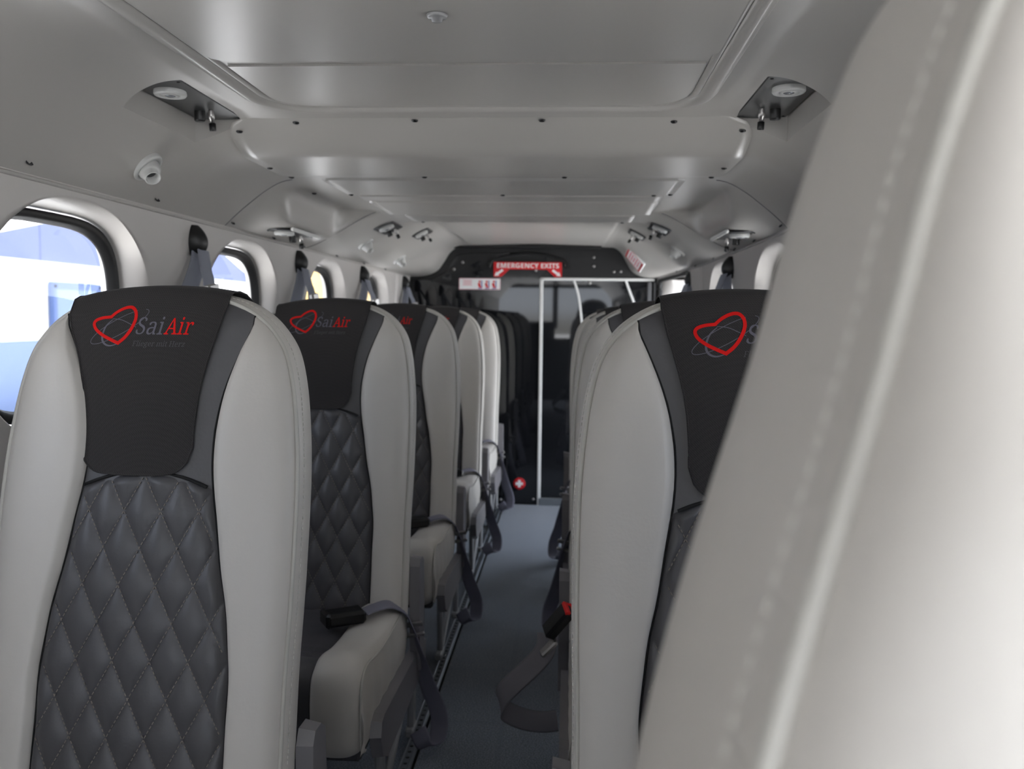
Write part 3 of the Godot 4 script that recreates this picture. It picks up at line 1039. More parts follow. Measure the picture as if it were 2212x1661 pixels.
	for i in ol.size() - 1:
		var seg := ol[i + 1] - ol[i]
		var ln := seg.length()
		while acc < ln:
			var p := ol[i] + seg * (acc / ln)
			var nn := Vector2(-seg.y, seg.x).normalized()
			var f := frame_at(Vector3(seg.x, seg.y, -0.2126 * seg.y), Vector3(nn.x, nn.y, 0))
			box(st, Vector3(p.x + nn.x * 0.0054, p.y + nn.y * 0.0054, lean(p.y) - 0.0215), Vector3(0.0012, 0.0010, 0.0040), 0.0003, f)
			acc += 0.0064
		acc -= ln
	mesh("edge_stitching", st, M.thread_pale, o)
	# back shell
	rows = []
	var lastr: Array = s.back[s.back.size() - 1]
	for i in s.dense.size() - 1:
		var r := PackedVector3Array()
		for j in 9:
			var c := j / 4.0 - 1.0
			r.append(Vector3(c * maxf(s.dense[i].x + lastr[0], 0.0), s.dense[i].y + (lastr[0] if s.dense[i].y > s.meet else 0.0), lean(s.dense[i].y) - 0.010 + lastr[1] - 0.012 * (1 - c * c)))
		rows.append(r)
	st = nst()
	grid(st, rows)
	mesh("back_shell", st, M.shell, o)

func cushion(o: Node3D) -> void:
	# side profile (z, h) of the cushion from the rear over the nose to the underside
	var pr := smooth2(PackedVector2Array([Vector2(0.09, 0.362), Vector2(0.18, 0.358), Vector2(0.28, 0.358), Vector2(0.36, 0.364), Vector2(0.42, 0.375), Vector2(0.455, 0.374), Vector2(0.478, 0.358), Vector2(0.486, 0.32), Vector2(0.485, 0.28), Vector2(0.480, 0.245), Vector2(0.46, 0.234)]), 5)
	var tops := func(x: float, i: int) -> Vector3:
		var p := pr[i]
		var q := pr[mini(i + 1, pr.size() - 1)] - pr[maxi(i - 1, 0)]
		var n := Vector2(-q.y, q.x).normalized()   # outwards: up on top, forward on the nose
		if n.y < -0.2: n = -n
		return Vector3(x, p.y, p.x)
	for part in 3:
		var a: float = [-0.188, -0.100, 0.100][part]
		var b: float = [-0.100, 0.100, 0.188][part]
		var rows := []
		for i in pr.size():
			var tn := (pr[mini(i + 1, pr.size() - 1)] - pr[maxi(i - 1, 0)]).normalized()
			var n := Vector2(-tn.y, tn.x)
			var r := PackedVector3Array()
			var m := 15
			for j in m:
				var t := j / float(m - 1)
				var x := lerpf(a, b, t)
				var e := 0.0
				if part == 1:
					e = -0.006 + 0.006 * pow(4 * t * (1 - t), 0.5) + 0.003 * absf(sin(PI * pr[i].x / 0.036)) * float(pr[i].x < 0.44)
				else:
					var tt := t if part == 2 else 1 - t
					e = -0.006 + 0.020 * pow(maxf(1 - pow(absf(2 * tt - 0.95) / 1.05, 2.6), 0.0), 0.6)
					if tt < 0.001: e = -0.009
				r.append(Vector3(x, pr[i].y + n.y * e, pr[i].x + n.x * e))
			rows.append(r)
		var st := nst()
		grid(st, rows, false)
		if part == 1: tag(mesh("seat_cushion", st, M.leather_dark, o), "dark grey channelled seat centre")
		else: tag(mesh("seat_bolster", st, M.leather_beige, o), "pale beige seat bolster")
	# gussets at the sides
	for sd in [-1, 1]:
		var rows := []
		for k in 7:
			var f := k / 6.0
			var r := PackedVector3Array()
			for i in pr.size():
				var p := pr[i]
				var y := lerpf(p.y - 0.004, 0.232, f)
				var zz := p.x - 0.006 * (1.0 if i > 35 else 0.0)
				var bulge := 0.006 * sin(PI * clampf(f * 1.1, 0, 1)) + 0.0015 * sin(p.x * 90.0 + f * 2.0) * sin(PI * f)
				r.append(Vector3(sd * (0.188 + bulge), y, zz))
			rows.append(r)
		var st := nst()
		grid(st, rows, sd > 0)
		mesh("cushion_gusset", st, M.leather_beige, o)
		st = nst()
		var pts := PackedVector3Array()
		for p in pr: pts.append(Vector3(sd * 0.1885, p.y - 0.004, p.x - 0.002))
		tube(st, pts, 0.0024, 6)
		mesh("piping", st, M.piping, o)
	var st2 := nst(false)
	box(st2, Vector3(0, 0.225, 0.27), Vector3(0.37, 0.022, 0.40), 0.006)
	mesh("seat_pan", st2, M.shell, o)

func seat_frame(o: Node3D, side: int) -> void:
	# side = +1 when the aisle is on the right of the seat as seen from the cockpit
	var st := nst(false)
	var sk := PackedVector2Array([Vector2(-0.415, 0.262), Vector2(-0.424, 0.235), Vector2(-0.405, 0.190), Vector2(-0.36, 0.168), Vector2(-0.05, 0.172), Vector2(0.06, 0.180), Vector2(0.07, 0.235), Vector2(0.0, 0.246), Vector2(-0.39, 0.268)])
	var tr := Transform3D(Basis(Vector3(0, 0, -1), Vector3.UP, Vector3(1, 0, 0)), Vector3(side * 0.200 - 0.010, 0, 0))
	plate(st, sk, tr, 0.020, 0.003)
	tag(mesh("side_skirt", st, M.grey_plastic, o), "grey metal side skirt")
	st = nst(false)
	plate(st, sk, Transform3D(tr.basis, Vector3(-side * 0.200 - 0.010, 0, 0)), 0.020, 0.003)
	mesh("side_skirt", st, M.grey_plastic, o)
	# armrest folded up beside the backrest
	st = nst(false)
	var ar := PackedVector2Array([Vector2(-0.062, 0.437), Vector2(-0.050, 0.455), Vector2(-0.020, 0.453), Vector2(0.002, 0.438), Vector2(0.008, 0.35), Vector2(0.0, 0.20), Vector2(-0.050, 0.20), Vector2(-0.066, 0.31)])
	plate(st, ar, Transform3D(tr.basis, Vector3(side * 0.2055 - 0.0105, 0, 0)), 0.021, 0.004)
	tag(mesh("armrest", st, M.grey_plastic, o), "grey armrest folded upright")
	# legs, feet, cross tube
	for q in [[1, 0.29], [1, -0.05], [-1, 0.29], [-1, -0.05]]:
		st = nst(false)
		var x: float = side * 0.180 * q[0]
		box(st, Vector3(x, 0.117, q[1]), Vector3(0.014, 0.172, 0.038), 0.004, Basis(Vector3.RIGHT, 0.08 if q[1] > 0 else -0.08))
		box(st, Vector3(x, 0.0295, q[1] + 0.01), Vector3(0.020, 0.018, 0.060), 0.004)
		mesh("leg", st, M.painted_metal, o)
	for zz in [0.28, -0.04]:
		st = nst()
		tube(st, PackedVector3Array([Vector3(-0.178, 0.19, zz), Vector3(0.178, 0.19, zz)]), 0.011, 10)
		mesh("cross_tube", st, M.painted_metal, o)
	st = nst()
	tube(st, PackedVector3Array([Vector3(side * 0.18, 0.035, 0.28), Vector3(side * 0.18, 0.175, -0.04)]), 0.008, 8)
	mesh("brace", st, M.painted_metal, o)

func make_seat(s: Spec, side: int, at: Vector3, label: String, group: String) -> Node3D:
	var o := root("cabin_seat", at, label, "seat", group)
	backrest(o, s)
	cushion(o)
	seat_frame(o, side)
	return o

# ---------------------------------------------------------------- printed headrest covers
func heart_path() -> PackedVector2Array:
	# closed outline of the heart, traced in units of the photograph's enlargement; sharp at the cleft and at the tip
	var a := smooth2(PackedVector2Array([Vector2(765, 250), Vector2(705, 257), Vector2(658, 274), Vector2(643, 300), Vector2(662, 338), Vector2(712, 375), Vector2(770, 403), Vector2(830, 428)]), 8)
	var b := smooth2(PackedVector2Array([Vector2(830, 428), Vector2(880, 385), Vector2(920, 328), Vector2(944, 265), Vector2(941, 217), Vector2(917, 187), Vector2(885, 181), Vector2(842, 194), Vector2(798, 220), Vector2(765, 250)]), 8)
	var r := PackedVector2Array()
	for p in a: r.append(p)
	for i in range(1, b.size() - 1): r.append(b[i])
	return r

func ink(st: SurfaceTool, path: PackedVector2Array, w0: float, w1: float, closed: bool, f: Callable) -> void:
	# a printed line of varying width along path
	var n := path.size()
	var l := PackedVector3Array()
	var r := PackedVector3Array()
	for i in n:
		var a := path[(i - 1 + n) % n] if closed or i > 0 else path[0]
		var b := path[(i + 1) % n] if closed or i < n - 1 else path[n - 1]
		var t1 := (path[i] - a).normalized()
		var t2 := (b - path[i]).normalized()
		if t1 == Vector2.ZERO: t1 = t2
		if t2 == Vector2.ZERO: t2 = t1
		var t := (t1 + t2).normalized()
		var nn := Vector2(-t.y, t.x)
		var w := lerpf(w0, w1, sin(PI * i / (n - 1.0))) * 0.5 / clampf(nn.dot(Vector2(-t2.y, t2.x)), 0.55, 1.0)
		l.append(f.call(path[i] - nn * w)); r.append(f.call(path[i] + nn * w))
	for i in (n if closed else n - 1):
		var k := (i + 1) % n
		quad(st, l[i], l[k], r[k], r[i])

func make_cover(s: Spec, off: float, at: Vector3, label: String, group: String) -> Node3D:
	var o := root("headrest_cover", at, label, "headrest cover", group)
	var hw := PackedVector2Array([Vector2(0.76, 0.0735), Vector2(0.80, 0.0735), Vector2(0.84, 0.0755), Vector2(0.87, 0.079), Vector2(0.90, 0.0845), Vector2(0.93, 0.091), Vector2(0.96, 0.098), Vector2(0.99, 0.103)])
	var zf := func(x: float, h: float) -> float:
		# clears the headrest and, near the top, the bolster edges
		return maxf(head_z(s, x, h), lean(h) - 0.006 + 0.004 * clampf((h - 0.90) / 0.05, 0, 1)) + 0.0038
	var rows := []
	var back := []
	for i in 31:
		var v := i / 30.0
		var r := PackedVector3Array()
		for j in 29:
			var c := j / 14.0 - 1.0
			var h0 := 0.771
			var hh := lerpf(h0, 0.984, v)
			var w := tab(hw, hh)
			var x := c * w + off * clampf(1.0 - (0.80 - hh) * 0.0, 0, 1)
			# rounded lower corners, slightly sagging hem
			var corner := 0.030
			var lift := 0.0
			var inn := absf(c) * w - (w - corner)
			if inn > 0: lift = corner - sqrt(maxf(corner * corner - inn * inn, 0.0))
			lift += 0.004 * c * c
			var h := lerpf(h0 + lift, 0.984 - 0.010 * pow(absf(x) / 0.1, 2.0), v)
			r.append(Vector3(x, h, zf.call(x, h)))
		rows.append(r)
	# over the top and down the back
	for q in [[0.994, 0.001], [1.003, -0.005], [1.0075, -0.018], [1.009, -0.040], [1.006, -0.066], [0.996, -0.092], [0.980, -0.104], [0.92, -0.094], [0.84, -0.080]]:
		var r := PackedVector3Array()
		for j in 29:
			var c := j / 14.0 - 1.0
			var x := c * 0.104 + off
			var dr := 0.010 * pow(absf(x) / 0.1, 2.2)
			r.append(Vector3(x, q[0] + 0.001 - dr, lean(0.985) - 0.002 + q[1] - 0.004 * c * c * float(q[1] > -0.05)))
		rows.append(r)
	var st := nst()
	grid(st, rows, true)
	# thickness: the hem and side edges as a thin rolled border
	var rim := PackedVector3Array()
	for i in rows.size(): rim.append(rows[i][0])
	var rim2 := PackedVector3Array()
	for i in rows.size(): rim2.append(rows[i][28])
	var rim3 := PackedVector3Array(rows[0])
	tube(st, rim, 0.0012, 5); tube(st, rim2, 0.0012, 5); tube(st, rim3, 0.0012, 5)
	tag(mesh("cloth", st, M.cover_cloth, o), "charcoal woven cloth")
	# print: units of the enlargement, 0.000183 m each
	var u := 0.000186
	var f := func(p: Vector2) -> Vector3:
		var x := off + (p.x - 1003.0) * u
		var h := 0.9865 - (p.y - 148.0) * u
		return Vector3(x, h, zf.call(x, h) + 0.0007)
	st = nst(false)
	ink(st, heart_path(), 20.0, 22.0, true, f)
	mesh("heart_print", st, M.print_red, o)
	st = nst(false)
	var el := PackedVector2Array()
	for k in 61:
		var a := deg_to_rad(-20.0) + TAU * 0.93 * k / 60.0
		el.append(Vector2(828, 316) + Vector2(cos(a) * 232, sin(a) * 52).rotated(deg_to_rad(-29)))
	ink(st, el, 4.0, 4.5, false, func(p): return f.call(p) - Vector3(0, 0, 0.0003))
	ink(st, smooth2(PackedVector2Array([Vector2(775, 262), Vector2(845, 270), Vector2(915, 300), Vector2(952, 318)]), 6), 4.0, 5.0, false, func(p): return f.call(p) - Vector3(0, 0, 0.0003))
	ink(st, smooth2(PackedVector2Array([Vector2(778, 268), Vector2(735, 310), Vector2(712, 365), Vector2(712, 410), Vector2(735, 438), Vector2(775, 447), Vector2(828, 432)]), 6), 4.0, 15.0, false, func(p): return f.call(p) - Vector3(0, 0, 0.0003))
	mesh("orbit_print", st, M.print_grey, o)
	var serif := SystemFont.new()
	serif.font_names = PackedStringArray(["Droid Serif"]); serif.font_italic = true
	var words := func(word: String, x0: float, x1: float, base: float, cap: float, m: Material, called: String) -> void:
		var probe := nst(false)
		var w := text_mesh(probe, word, serif, cap, func(p): return p)
		var ymin := [1e9]
		text_mesh(probe, word.left(1), serif, cap, func(p):
			ymin[0] = minf(ymin[0], p.y)
			return p)
		var lt := nst(false)
		text_mesh(lt, word, serif, cap, func(p): return f.call(Vector2(x0 - cap * 0.06 + p.x * (x1 - x0 - cap * 0.15) / maxf(w, 0.001) + 0.24 * (p.y - ymin[0]), base - (p.y - ymin[0]))))
		mesh(called, lt, m, o)
	words.call("Sai", 955.0, 1164.0, 366.0, 115.0, M.print_grey, "lettering")
	words.call("Air", 1157.0, 1362.0, 364.0, 112.0, M.print_red, "lettering")
	words.call("Flieger mit Herz", 936.0, 1306.0, 447.0, 36.0, M.print_dim, "lettering")
	return o

# ---------------------------------------------------------------- belts
func make_lap_belt(at: Vector3, side: int, label: String, group: String) -> Node3D:
	# belt laid over the aisle bolster, buckle on the cushion, tail hanging into the aisle
	var o := root("seat_belt", at, label, "seat belt", group)
	var st := nst(false)
	var b := Basis(Vector3.UP, side * 0.55)
	box(st, Vector3(side * 0.098, 0.386, 0.238), Vector3(0.078, 0.026, 0.046), 0.006, b)
	box(st, Vector3(side * 0.066, 0.386, 0.254), Vector3(0.012, 0.030, 0.050), 0.005, b)
	mesh("buckle", st, M.black_plastic, o)
	var pts := smooth(PackedVector3Array([Vector3(side * 0.128, 0.386, 0.215), Vector3(side * 0.150, 0.3885, 0.185), Vector3(side * 0.172, 0.382, 0.150), Vector3(side * 0.192, 0.352, 0.105), Vector3(side * 0.208, 0.300, 0.075)]), 6)
	var sd := PackedVector3Array()
	for i in pts.size(): sd.append(Vector3(side * 0.35, -0.05, 1.0))
	st = nst()
	strap(st, pts, sd, 0.038)
	mesh("webbing", st, M.webbing, o)
	pts = smooth(PackedVector3Array([Vector3(side * 0.208, 0.300, 0.075), Vector3(side * 0.216, 0.235, 0.050), Vector3(side * 0.230, 0.155, 0.020), Vector3(side * 0.250, 0.085, 0.0), Vector3(side * 0.250, 0.040, 0.02), Vector3(side * 0.228, 0.035, 0.045), Vector3(side * 0.208, 0.060, 0.03)]), 6)
	sd = PackedVector3Array()
	for i in pts.size(): sd.append(Vector3(side * 0.35, -0.05, 1.0).lerp(Vector3(side * 1.0, 0.25, 0.25), clampf(i / 14.0, 0, 1)))
	st = nst()
	strap(st, pts, sd, 0.043)
	mesh("webbing_tail", st, M.webbing, o)
	st = nst(false)
	var fb := frame_at(Vector3(0.2 * side, -0.8, -0.4), Vector3(side, 0, 0))
	box(st, Vector3(side * 0.205, 0.318, 0.083), Vector3(0.006, 0.046, 0.014), 0.002, fb)
	box(st, Vector3(side * 0.207, 0.292, 0.072), Vector3(0.008, 0.046, 0.010), 0.002, fb)
	mesh("adjuster", st, M.steel, o)
	return o

func make_hanging_belt(at: Vector3) -> Node3D:
	# red buckle standing up beside the seat, its strap looping into the aisle
	var o := root("seat_belt", at, "seat belt with upright red and black buckle beside the first right seat", "seat belt")
	var dir := Vector3(0.045, 0.062, 0.02).normalized()
	var b := frame_at(dir, Vector3(-0.8, 0.4, 0.5))
	var c := Vector3(-0.216, 0.402, 0.20)
	var st := nst(false)
	box(st, c, Vector3(0.034, 0.024, 0.072), 0.005, b)
	mesh("buckle", st, M.black_plastic, o)
	st = nst(false)
	var rc := c + dir * 0.033
	box(st, rc + b.y * 0.006, Vector3(0.030, 0.010, 0.010), 0.002, b)
	box(st, rc - b.y * 0.008, Vector3(0.030, 0.006, 0.010), 0.0015, b)
	box(st, rc + b.x * 0.011, Vector3(0.006, 0.022, 0.010), 0.0015, b)
	mesh("release_button", st, M.buckle_red, o)
	var pts := smooth(PackedVector3Array([c - dir * 0.035, Vector3(-0.240, 0.345, 0.20), Vector3(-0.262, 0.315, 0.20), Vector3(-0.298, 0.279, 0.20), Vector3(-0.322, 0.248, 0.195), Vector3(-0.320, 0.218, 0.18), Vector3(-0.285, 0.196, 0.17), Vector3(-0.245, 0.188, 0.165), Vector3(-0.215, 0.19, 0.16)]), 6)
	var sd := PackedVector3Array()
	for i in pts.size():
		var t := i / float(pts.size() - 1)
		sd.append(Vector3(0.72, -0.62, 0.35).lerp(Vector3(0.05, -1.0, 0.35), clampf(t * 1.3 - 0.1, 0, 1)))
	st = nst()
	strap(st, pts, sd, 0.040)
	mesh("webbing", st, M.webbing_dark, o)
	st = nst(false)
	box(st, Vector3(-0.234, 0.352, 0.20), Vector3(0.040, 0.010, 0.024), 0.003, Basis(Vector3.BACK, 0.8) * Basis(Vector3.RIGHT, 0.4))
	mesh("adjuster", st, M.steel, o)
	return o

func make_shoulder_belt(at: Vector3, s: int, label: String, group: String) -> Node3D:
	# s = -1 on the left wall; local x points into the cabin
	var o := root("shoulder_belt", at, label, "shoulder belt", group)
	var st := nst()
	var rows := []
	for i in 11:
		var a := i / 10.0
		var y := 0.036 - 0.066 * a
		var w := 0.021 * pow(maxf(sin(PI * clampf(a * 0.80 + 0.10, 0, 1)), 0.02), 0.6)
		var dep := 0.034 * pow(sin(PI * clampf(a * 0.72 + 0.10, 0, 1)), 0.8)
		var r := PackedVector3Array()
		for j in 17:
			var t := PI * j / 16.0
			r.append(Vector3(-s * (dep * sin(t)), y, w * cos(t)))
		rows.append(r)
	grid(st, rows, s > 0)
	mesh("anchor_cover", st, M.black_plastic, o)
	var runs := [
		[Vector3(0.016, -0.018, 0.002), Vector3(0.020, -0.06, 0.030), Vector3(0.022, -0.12, 0.085), Vector3(0.022, -0.26, 0.20)],
		[Vector3(0.026, -0.018, 0.006), Vector3(0.046, -0.060, 0.040), Vector3(0.066, -0.105, 0.074), Vector3(0.064, -0.24, 0.10), Vector3(0.055, -0.42, 0.12)]]
	for k in 2:
		var way := PackedVector3Array()
		for p in runs[k]: way.append(Vector3(-s * p.x, p.y, p.z))
		way = smooth(way, 6)
		var sd := PackedVector3Array()
		for i in way.size(): sd.append(Vector3(-s * 0.75, 0, -1.0))
		st = nst()
		strap(st, way, sd, 0.034 if k == 0 else 0.026)
		mesh("webbing", st, M.webbing_wall, o)
	st = nst(false)
	var b := Basis(Vector3.UP, s * 0.5) * Basis(Vector3.RIGHT, 0.2)
	box(st, Vector3(-s * 0.072, -0.108, 0.082), Vector3(0.006, 0.030, 0.034), 0.002, b)
	box(st, Vector3(-s * 0.080, -0.104, 0.078), Vector3(0.004, 0.022, 0.022), 0.001, b)
	box(st, Vector3(-s * 0.070, -0.132, 0.084), Vector3(0.005, 0.026, 0.014), 0.001, b)
	mesh("tongue", st, M.steel, o)
	return o

# ---------------------------------------------------------------- overhead fittings
func make_service_panel(s: int, at: Transform3D, w: float, l: float, framed: bool, label: String, group: String) -> Node3D:
	# local x outwards to the wall, z towards the camera, y up; seen from below
	var o := root("service_panel", at.origin, label, "overhead panel", group)
	o.basis = at.basis
	var st := nst(false)
	var down := Basis(Vector3.RIGHT, Vector3.BACK, Vector3.DOWN)
	var pl := PackedVector2Array()
	for k in 9:
		var t := k / 8.0 * 2 - 1
		pl.append(Vector2(t * w / 2, l / 2 + 0.016 * (1 - t * t)))
	for k in 9:
		var t := 1 - k / 8.0 * 2
		pl.append(Vector2(t * w / 2, -l / 2 - 0.010 * (1 - t * t)))
	plate(st, pl, Transform3D(down, Vector3.ZERO), 0.003, 0.001)
	mesh("mounting_plate", st, M.service_plate, o)
	if framed:
		for q in [[w / 2 + 0.005, 0.0, 0.009, l + 0.04], [-w / 2 - 0.005, 0.0, 0.009, l + 0.04]]:
			st = nst(false)
			box(st, Vector3(q[0], -0.001, q[1]), Vector3(q[2], 0.010, q[3]), 0.003)
			mesh("bezel", st, M.white_trim, o)
	st = nst()
	lathe(st, PackedVector2Array([Vector2(0.0255, 0.0), Vector2(0.026, -0.006), Vector2(0.024, -0.0085), Vector2(0.018, -0.009), Vector2(0.0165, -0.007), Vector2(0.0145, -0.007), Vector2(0.0135, -0.009), Vector2(0.0085, -0.0085)]), Transform3D(Basis(), Vector3(-0.0, -0.003, l * 0.27)), 32)
	var ring := mesh("reading_light", st, M.lens_ring, o)
	st = nst()
	lathe(st, PackedVector2Array([Vector2(0.0, -0.010), Vector2(0.006, -0.0095), Vector2(0.0086, -0.008), Vector2(0.0086, -0.003)]), Transform3D(Basis(), Vector3(-0.0, -0.003, l * 0.27)), 20)
	mesh("lens", st, M.lens, ring)
	st = nst()
	lathe(st, PackedVector2Array([Vector2(0.0, -0.018), Vector2(0.0085, -0.018), Vector2(0.0095, -0.016), Vector2(0.0095, 0.0)]), Transform3D(Basis(), Vector3(0.012, -0.003, -l * 0.27)), 18)
	mesh("knob", st, M.black_plastic, o)
	st = nst()
	lathe(st, PackedVector2Array([Vector2(0.0, -0.022), Vector2(0.0035, -0.022), Vector2(0.0045, -0.016), Vector2(0.006, -0.014), Vector2(0.006, -0.008), Vector2(0.004, 0.0)]), Transform3D(Basis(Vector3.RIGHT, 0.25), Vector3(-0.012, -0.003, -l * 0.24)), 14)
	var stem := mesh("call_switch", st, M.steel, o)
	st = nst()
	lathe(st, PackedVector2Array([Vector2(0.0, -0.036), Vector2(0.0055, -0.036), Vector2(0.006, -0.034), Vector2(0.006, -0.023), Vector2(0.003, -0.022)]), Transform3D(Basis(Vector3.RIGHT, 0.25), Vector3(-0.012, -0.003, -l * 0.24)), 14)
	mesh("switch_cap", st, M.black_plastic, stem)
	for q in [[-1, 1], [1, 1], [-1, -1], [1, -1]]:
		st = nst()
		lathe(st, PackedVector2Array([Vector2(0, -0.0015), Vector2(0.0028, -0.001), Vector2(0.003, 0.001)]), Transform3D(Basis(), Vector3(q[0] * (w / 2 - 0.007), -0.003, q[1] * (l / 2 - 0.008))), 10)
		mesh("screw", st, M.black_plastic, o)
	return o

func make_air_vent(at: Vector3, out: Vector3, aim: Vector3, label: String) -> Node3D:
	var o := root("air_vent", at, label, "air vent", "eyeball air vents in the headliner sides")
	var b := frame_at(out)
	var t := Transform3D(Basis(b.x, b.z, -b.y), Vector3.ZERO)
	var st := nst()
	lathe(st, PackedVector2Array([Vector2(0.0, 0.002), Vector2(0.021, 0.003), Vector2(0.0225, 0.0065), Vector2(0.029, 0.006), Vector2(0.031, 0.003), Vector2(0.031, -0.004)]), t, 28)
	mesh("flange", st, M.lens_ring, o)
	var b2 := frame_at(aim)
	var t2 := Transform3D(Basis(b2.x, b2.z, -b2.y), out * 0.004)
	st = nst()
	lathe(st, PackedVector2Array([Vector2(0.0205, 0.0), Vector2(0.020, 0.008), Vector2(0.0175, 0.015), Vector2(0.0155, 0.018), Vector2(0.0135, 0.019), Vector2(0.0140, 0.030), Vector2(0.0130, 0.031), Vector2(0.0115, 0.030), Vector2(0.0110, 0.012), Vector2(0.0, 0.010)]), t2, 28)
	mesh("nozzle", st, M.lens_ring, o)
	st = nst()
	lathe(st, PackedVector2Array([Vector2(0.0, 0.0125), Vector2(0.0104, 0.0125)]), t2, 18)
	mesh("vane", st, M.shell, o)
	return o

# ---------------------------------------------------------------- outside
func outside() -> void:
	var st := nst(false)
	box(st, Vector3(0, -1.35, -20), Vector3(240, 0.1, 240), 0.01)
	struct("ground", st, M.concrete, "pale concrete apron outside the aircraft", "ground")
	# hangar wall to the left, parallel to the aircraft
	var h := root("hangar", Vector3(-12, -1.3, -16), "blue and white hangar wall outside the left windows", "building")
	st = nst(false)
	box(st, Vector3(-3.05, 2.5, 0), Vector3(6.0, 5.0, 44), 0.02)
	mesh("white_wall", st, M.wall_white, h)
	for i in 14:
		# ribbed cladding boards of the upper blue band
		st = nst(false)
		box(st, Vector3(0.0, 3.385 + 0.0 + 0.76, -20.4 + i * 3.1), Vector3(0.08, 1.5, 3.08), 0.015)
		mesh("cladding_panel", st, M.wall_blue, h)
	for i in 14:
		st = nst(false)
		box(st, Vector3(0.0, 0.80, -20.4 + i * 3.1), Vector3(0.08, 1.58, 3.08), 0.015)
		mesh("cladding_panel", st, M.wall_sky_blue, h)
	st = nst(false)
	box(st, Vector3(-2.6, 5.05, 0), Vector3(6.4, 0.16, 44.6), 0.03)
	mesh("roof_edge", st, M.far_grey, h)
	# blue door
	var d := mesh("door_leaf", door_leaf(), M.wall_sky_blue, h)
	st = nst(false)
	for q in [[0, -0.98], [0, 0.98]]: box(st, Vector3(0.05, 1.45, -4.75 + q[1]), Vector3(0.14, 2.9, 0.16), 0.02)
	box(st, Vector3(0.05, 2.86, -4.75), Vector3(0.14, 0.16, 2.1), 0.02)
	mesh("door_frame", st, M.door_blue, h)
	st = nst()
	lathe(st, PackedVector2Array([Vector2(0.0, 0.03), Vector2(0.22, 0.03), Vector2(0.25, 0.0)]), Transform3D(Basis(Vector3.UP, Vector3.RIGHT, Vector3.BACK), Vector3(0.06, 1.95, -4.6)), 20)
	mesh("porthole", st, M.far_grey, d)
	# yellow building further back
	var y := root("yellow_building", Vector3(-13.2, -1.3, -47), "yellow building seen through the third visible left window", "building")
	st = nst(false)
	box(st, Vector3(-0.5, 4, 0), Vector3(6.0, 8, 8), 0.02)
	mesh("wall", st, M.wall_yellow, y)
	st = nst(false)
	box(st, Vector3(-0.5, 8.1, 0), Vector3(6.6, 0.2, 8.6), 0.03)
	mesh("roof", st, M.far_grey, y)
	st = nst(false)
	for i in 3: box(st, Vector3(2.52, 4.6, -2.6 + i * 2.6), Vector3(0.08, 1.4, 1.1), 0.02)
	mesh("shutter", st, M.far_grey, y)
	# far low building behind the open cargo door
	var f := root("far_building", Vector3(9, -1.3, -66), "far low white building with a grey roof band beyond the open cargo door", "building")
	st = nst(false)
	box(st, Vector3(0, 1.7, 0), Vector3(18, 3.4, 8), 0.02)
	mesh("wall", st, M.far_white, f)
	st = nst(false)
	box(st, Vector3(0, 3.65, 0.2), Vector3(18.6, 0.5, 8.6), 0.05)
	mesh("roof_band", st, M.far_grey, f)
	# wing with lowered flap above the left windows
	var w := root("aircraft_wing", Vector3(-4.2, 1.62, -1.8), "white underside of the wing and lowered flap outside the left windows", "wing")
	st = nst()
	var rows := []
	for sec in [[2.6, 1.0], [-1.0, 0.96], [-4.5, 0.75]]:
		var r := PackedVector3Array()
		for q in [[-1.0, 0.0], [-0.9, 0.10], [-0.4, 0.16], [0.3, 0.12], [1.0, 0.03], [1.0, 0.0], [0.3, -0.05], [-0.5, -0.07], [-0.9, -0.05]]:
			r.append(Vector3(sec[0], q[1] * sec[1] + (2.6 - sec[0]) * 0.04, -q[0] * sec[1]))
		rows.append(r)
	grid(st, rows, false, true)
	mesh("wing_panel", st, M.skin_white, w)
	st = nst(false)
	box(st, Vector3(1.3, -0.215, -2.40), Vector3(2.4, 0.04, 0.7), 0.015, Basis(Vector3.BACK, 0.19) * Basis(Vector3.RIGHT, 0.35))
	mesh("flap", st, M.skin_white, w)
	st = nst()
	tube(st, smooth(PackedVector3Array([Vector3(2.5, -0.06, -0.9), Vector3(2.5, -0.14, -1.7), Vector3(2.52, -0.30, -2.4), Vector3(2.53, -0.40, -2.75)]), 5), 0.05, 10)
	mesh("flap_fairing", st, M.skin_white, w)

func right_wing() -> void:
	var w := root("aircraft_wing", Vector3(4.2, 1.62, -1.5), "white wing above the right-hand windows", "wing")
	var st := nst()
	var rows := []
	for sec in [[-3.3, 1.0], [1.0, 0.96], [4.5, 0.75]]:
		var r := PackedVector3Array()
		for q in [[-1.0, 0.0], [-0.9, 0.10], [-0.4, 0.16], [0.3, 0.12], [1.0, 0.03], [1.0, 0.0], [0.3, -0.05], [-0.5, -0.07], [-0.9, -0.05]]:
			r.append(Vector3(sec[0], q[1] * sec[1] + (3.3 + sec[0]) * 0.04, -q[0] * sec[1]))
		rows.append(r)
	grid(st, rows, true, true)
	mesh("wing_panel", st, M.skin_white, w)

func door_leaf() -> SurfaceTool:
	var st := nst(false)
	box(st, Vector3(0.04, 1.40, -4.75), Vector3(0.08, 2.8, 1.8), 0.01)
	return st

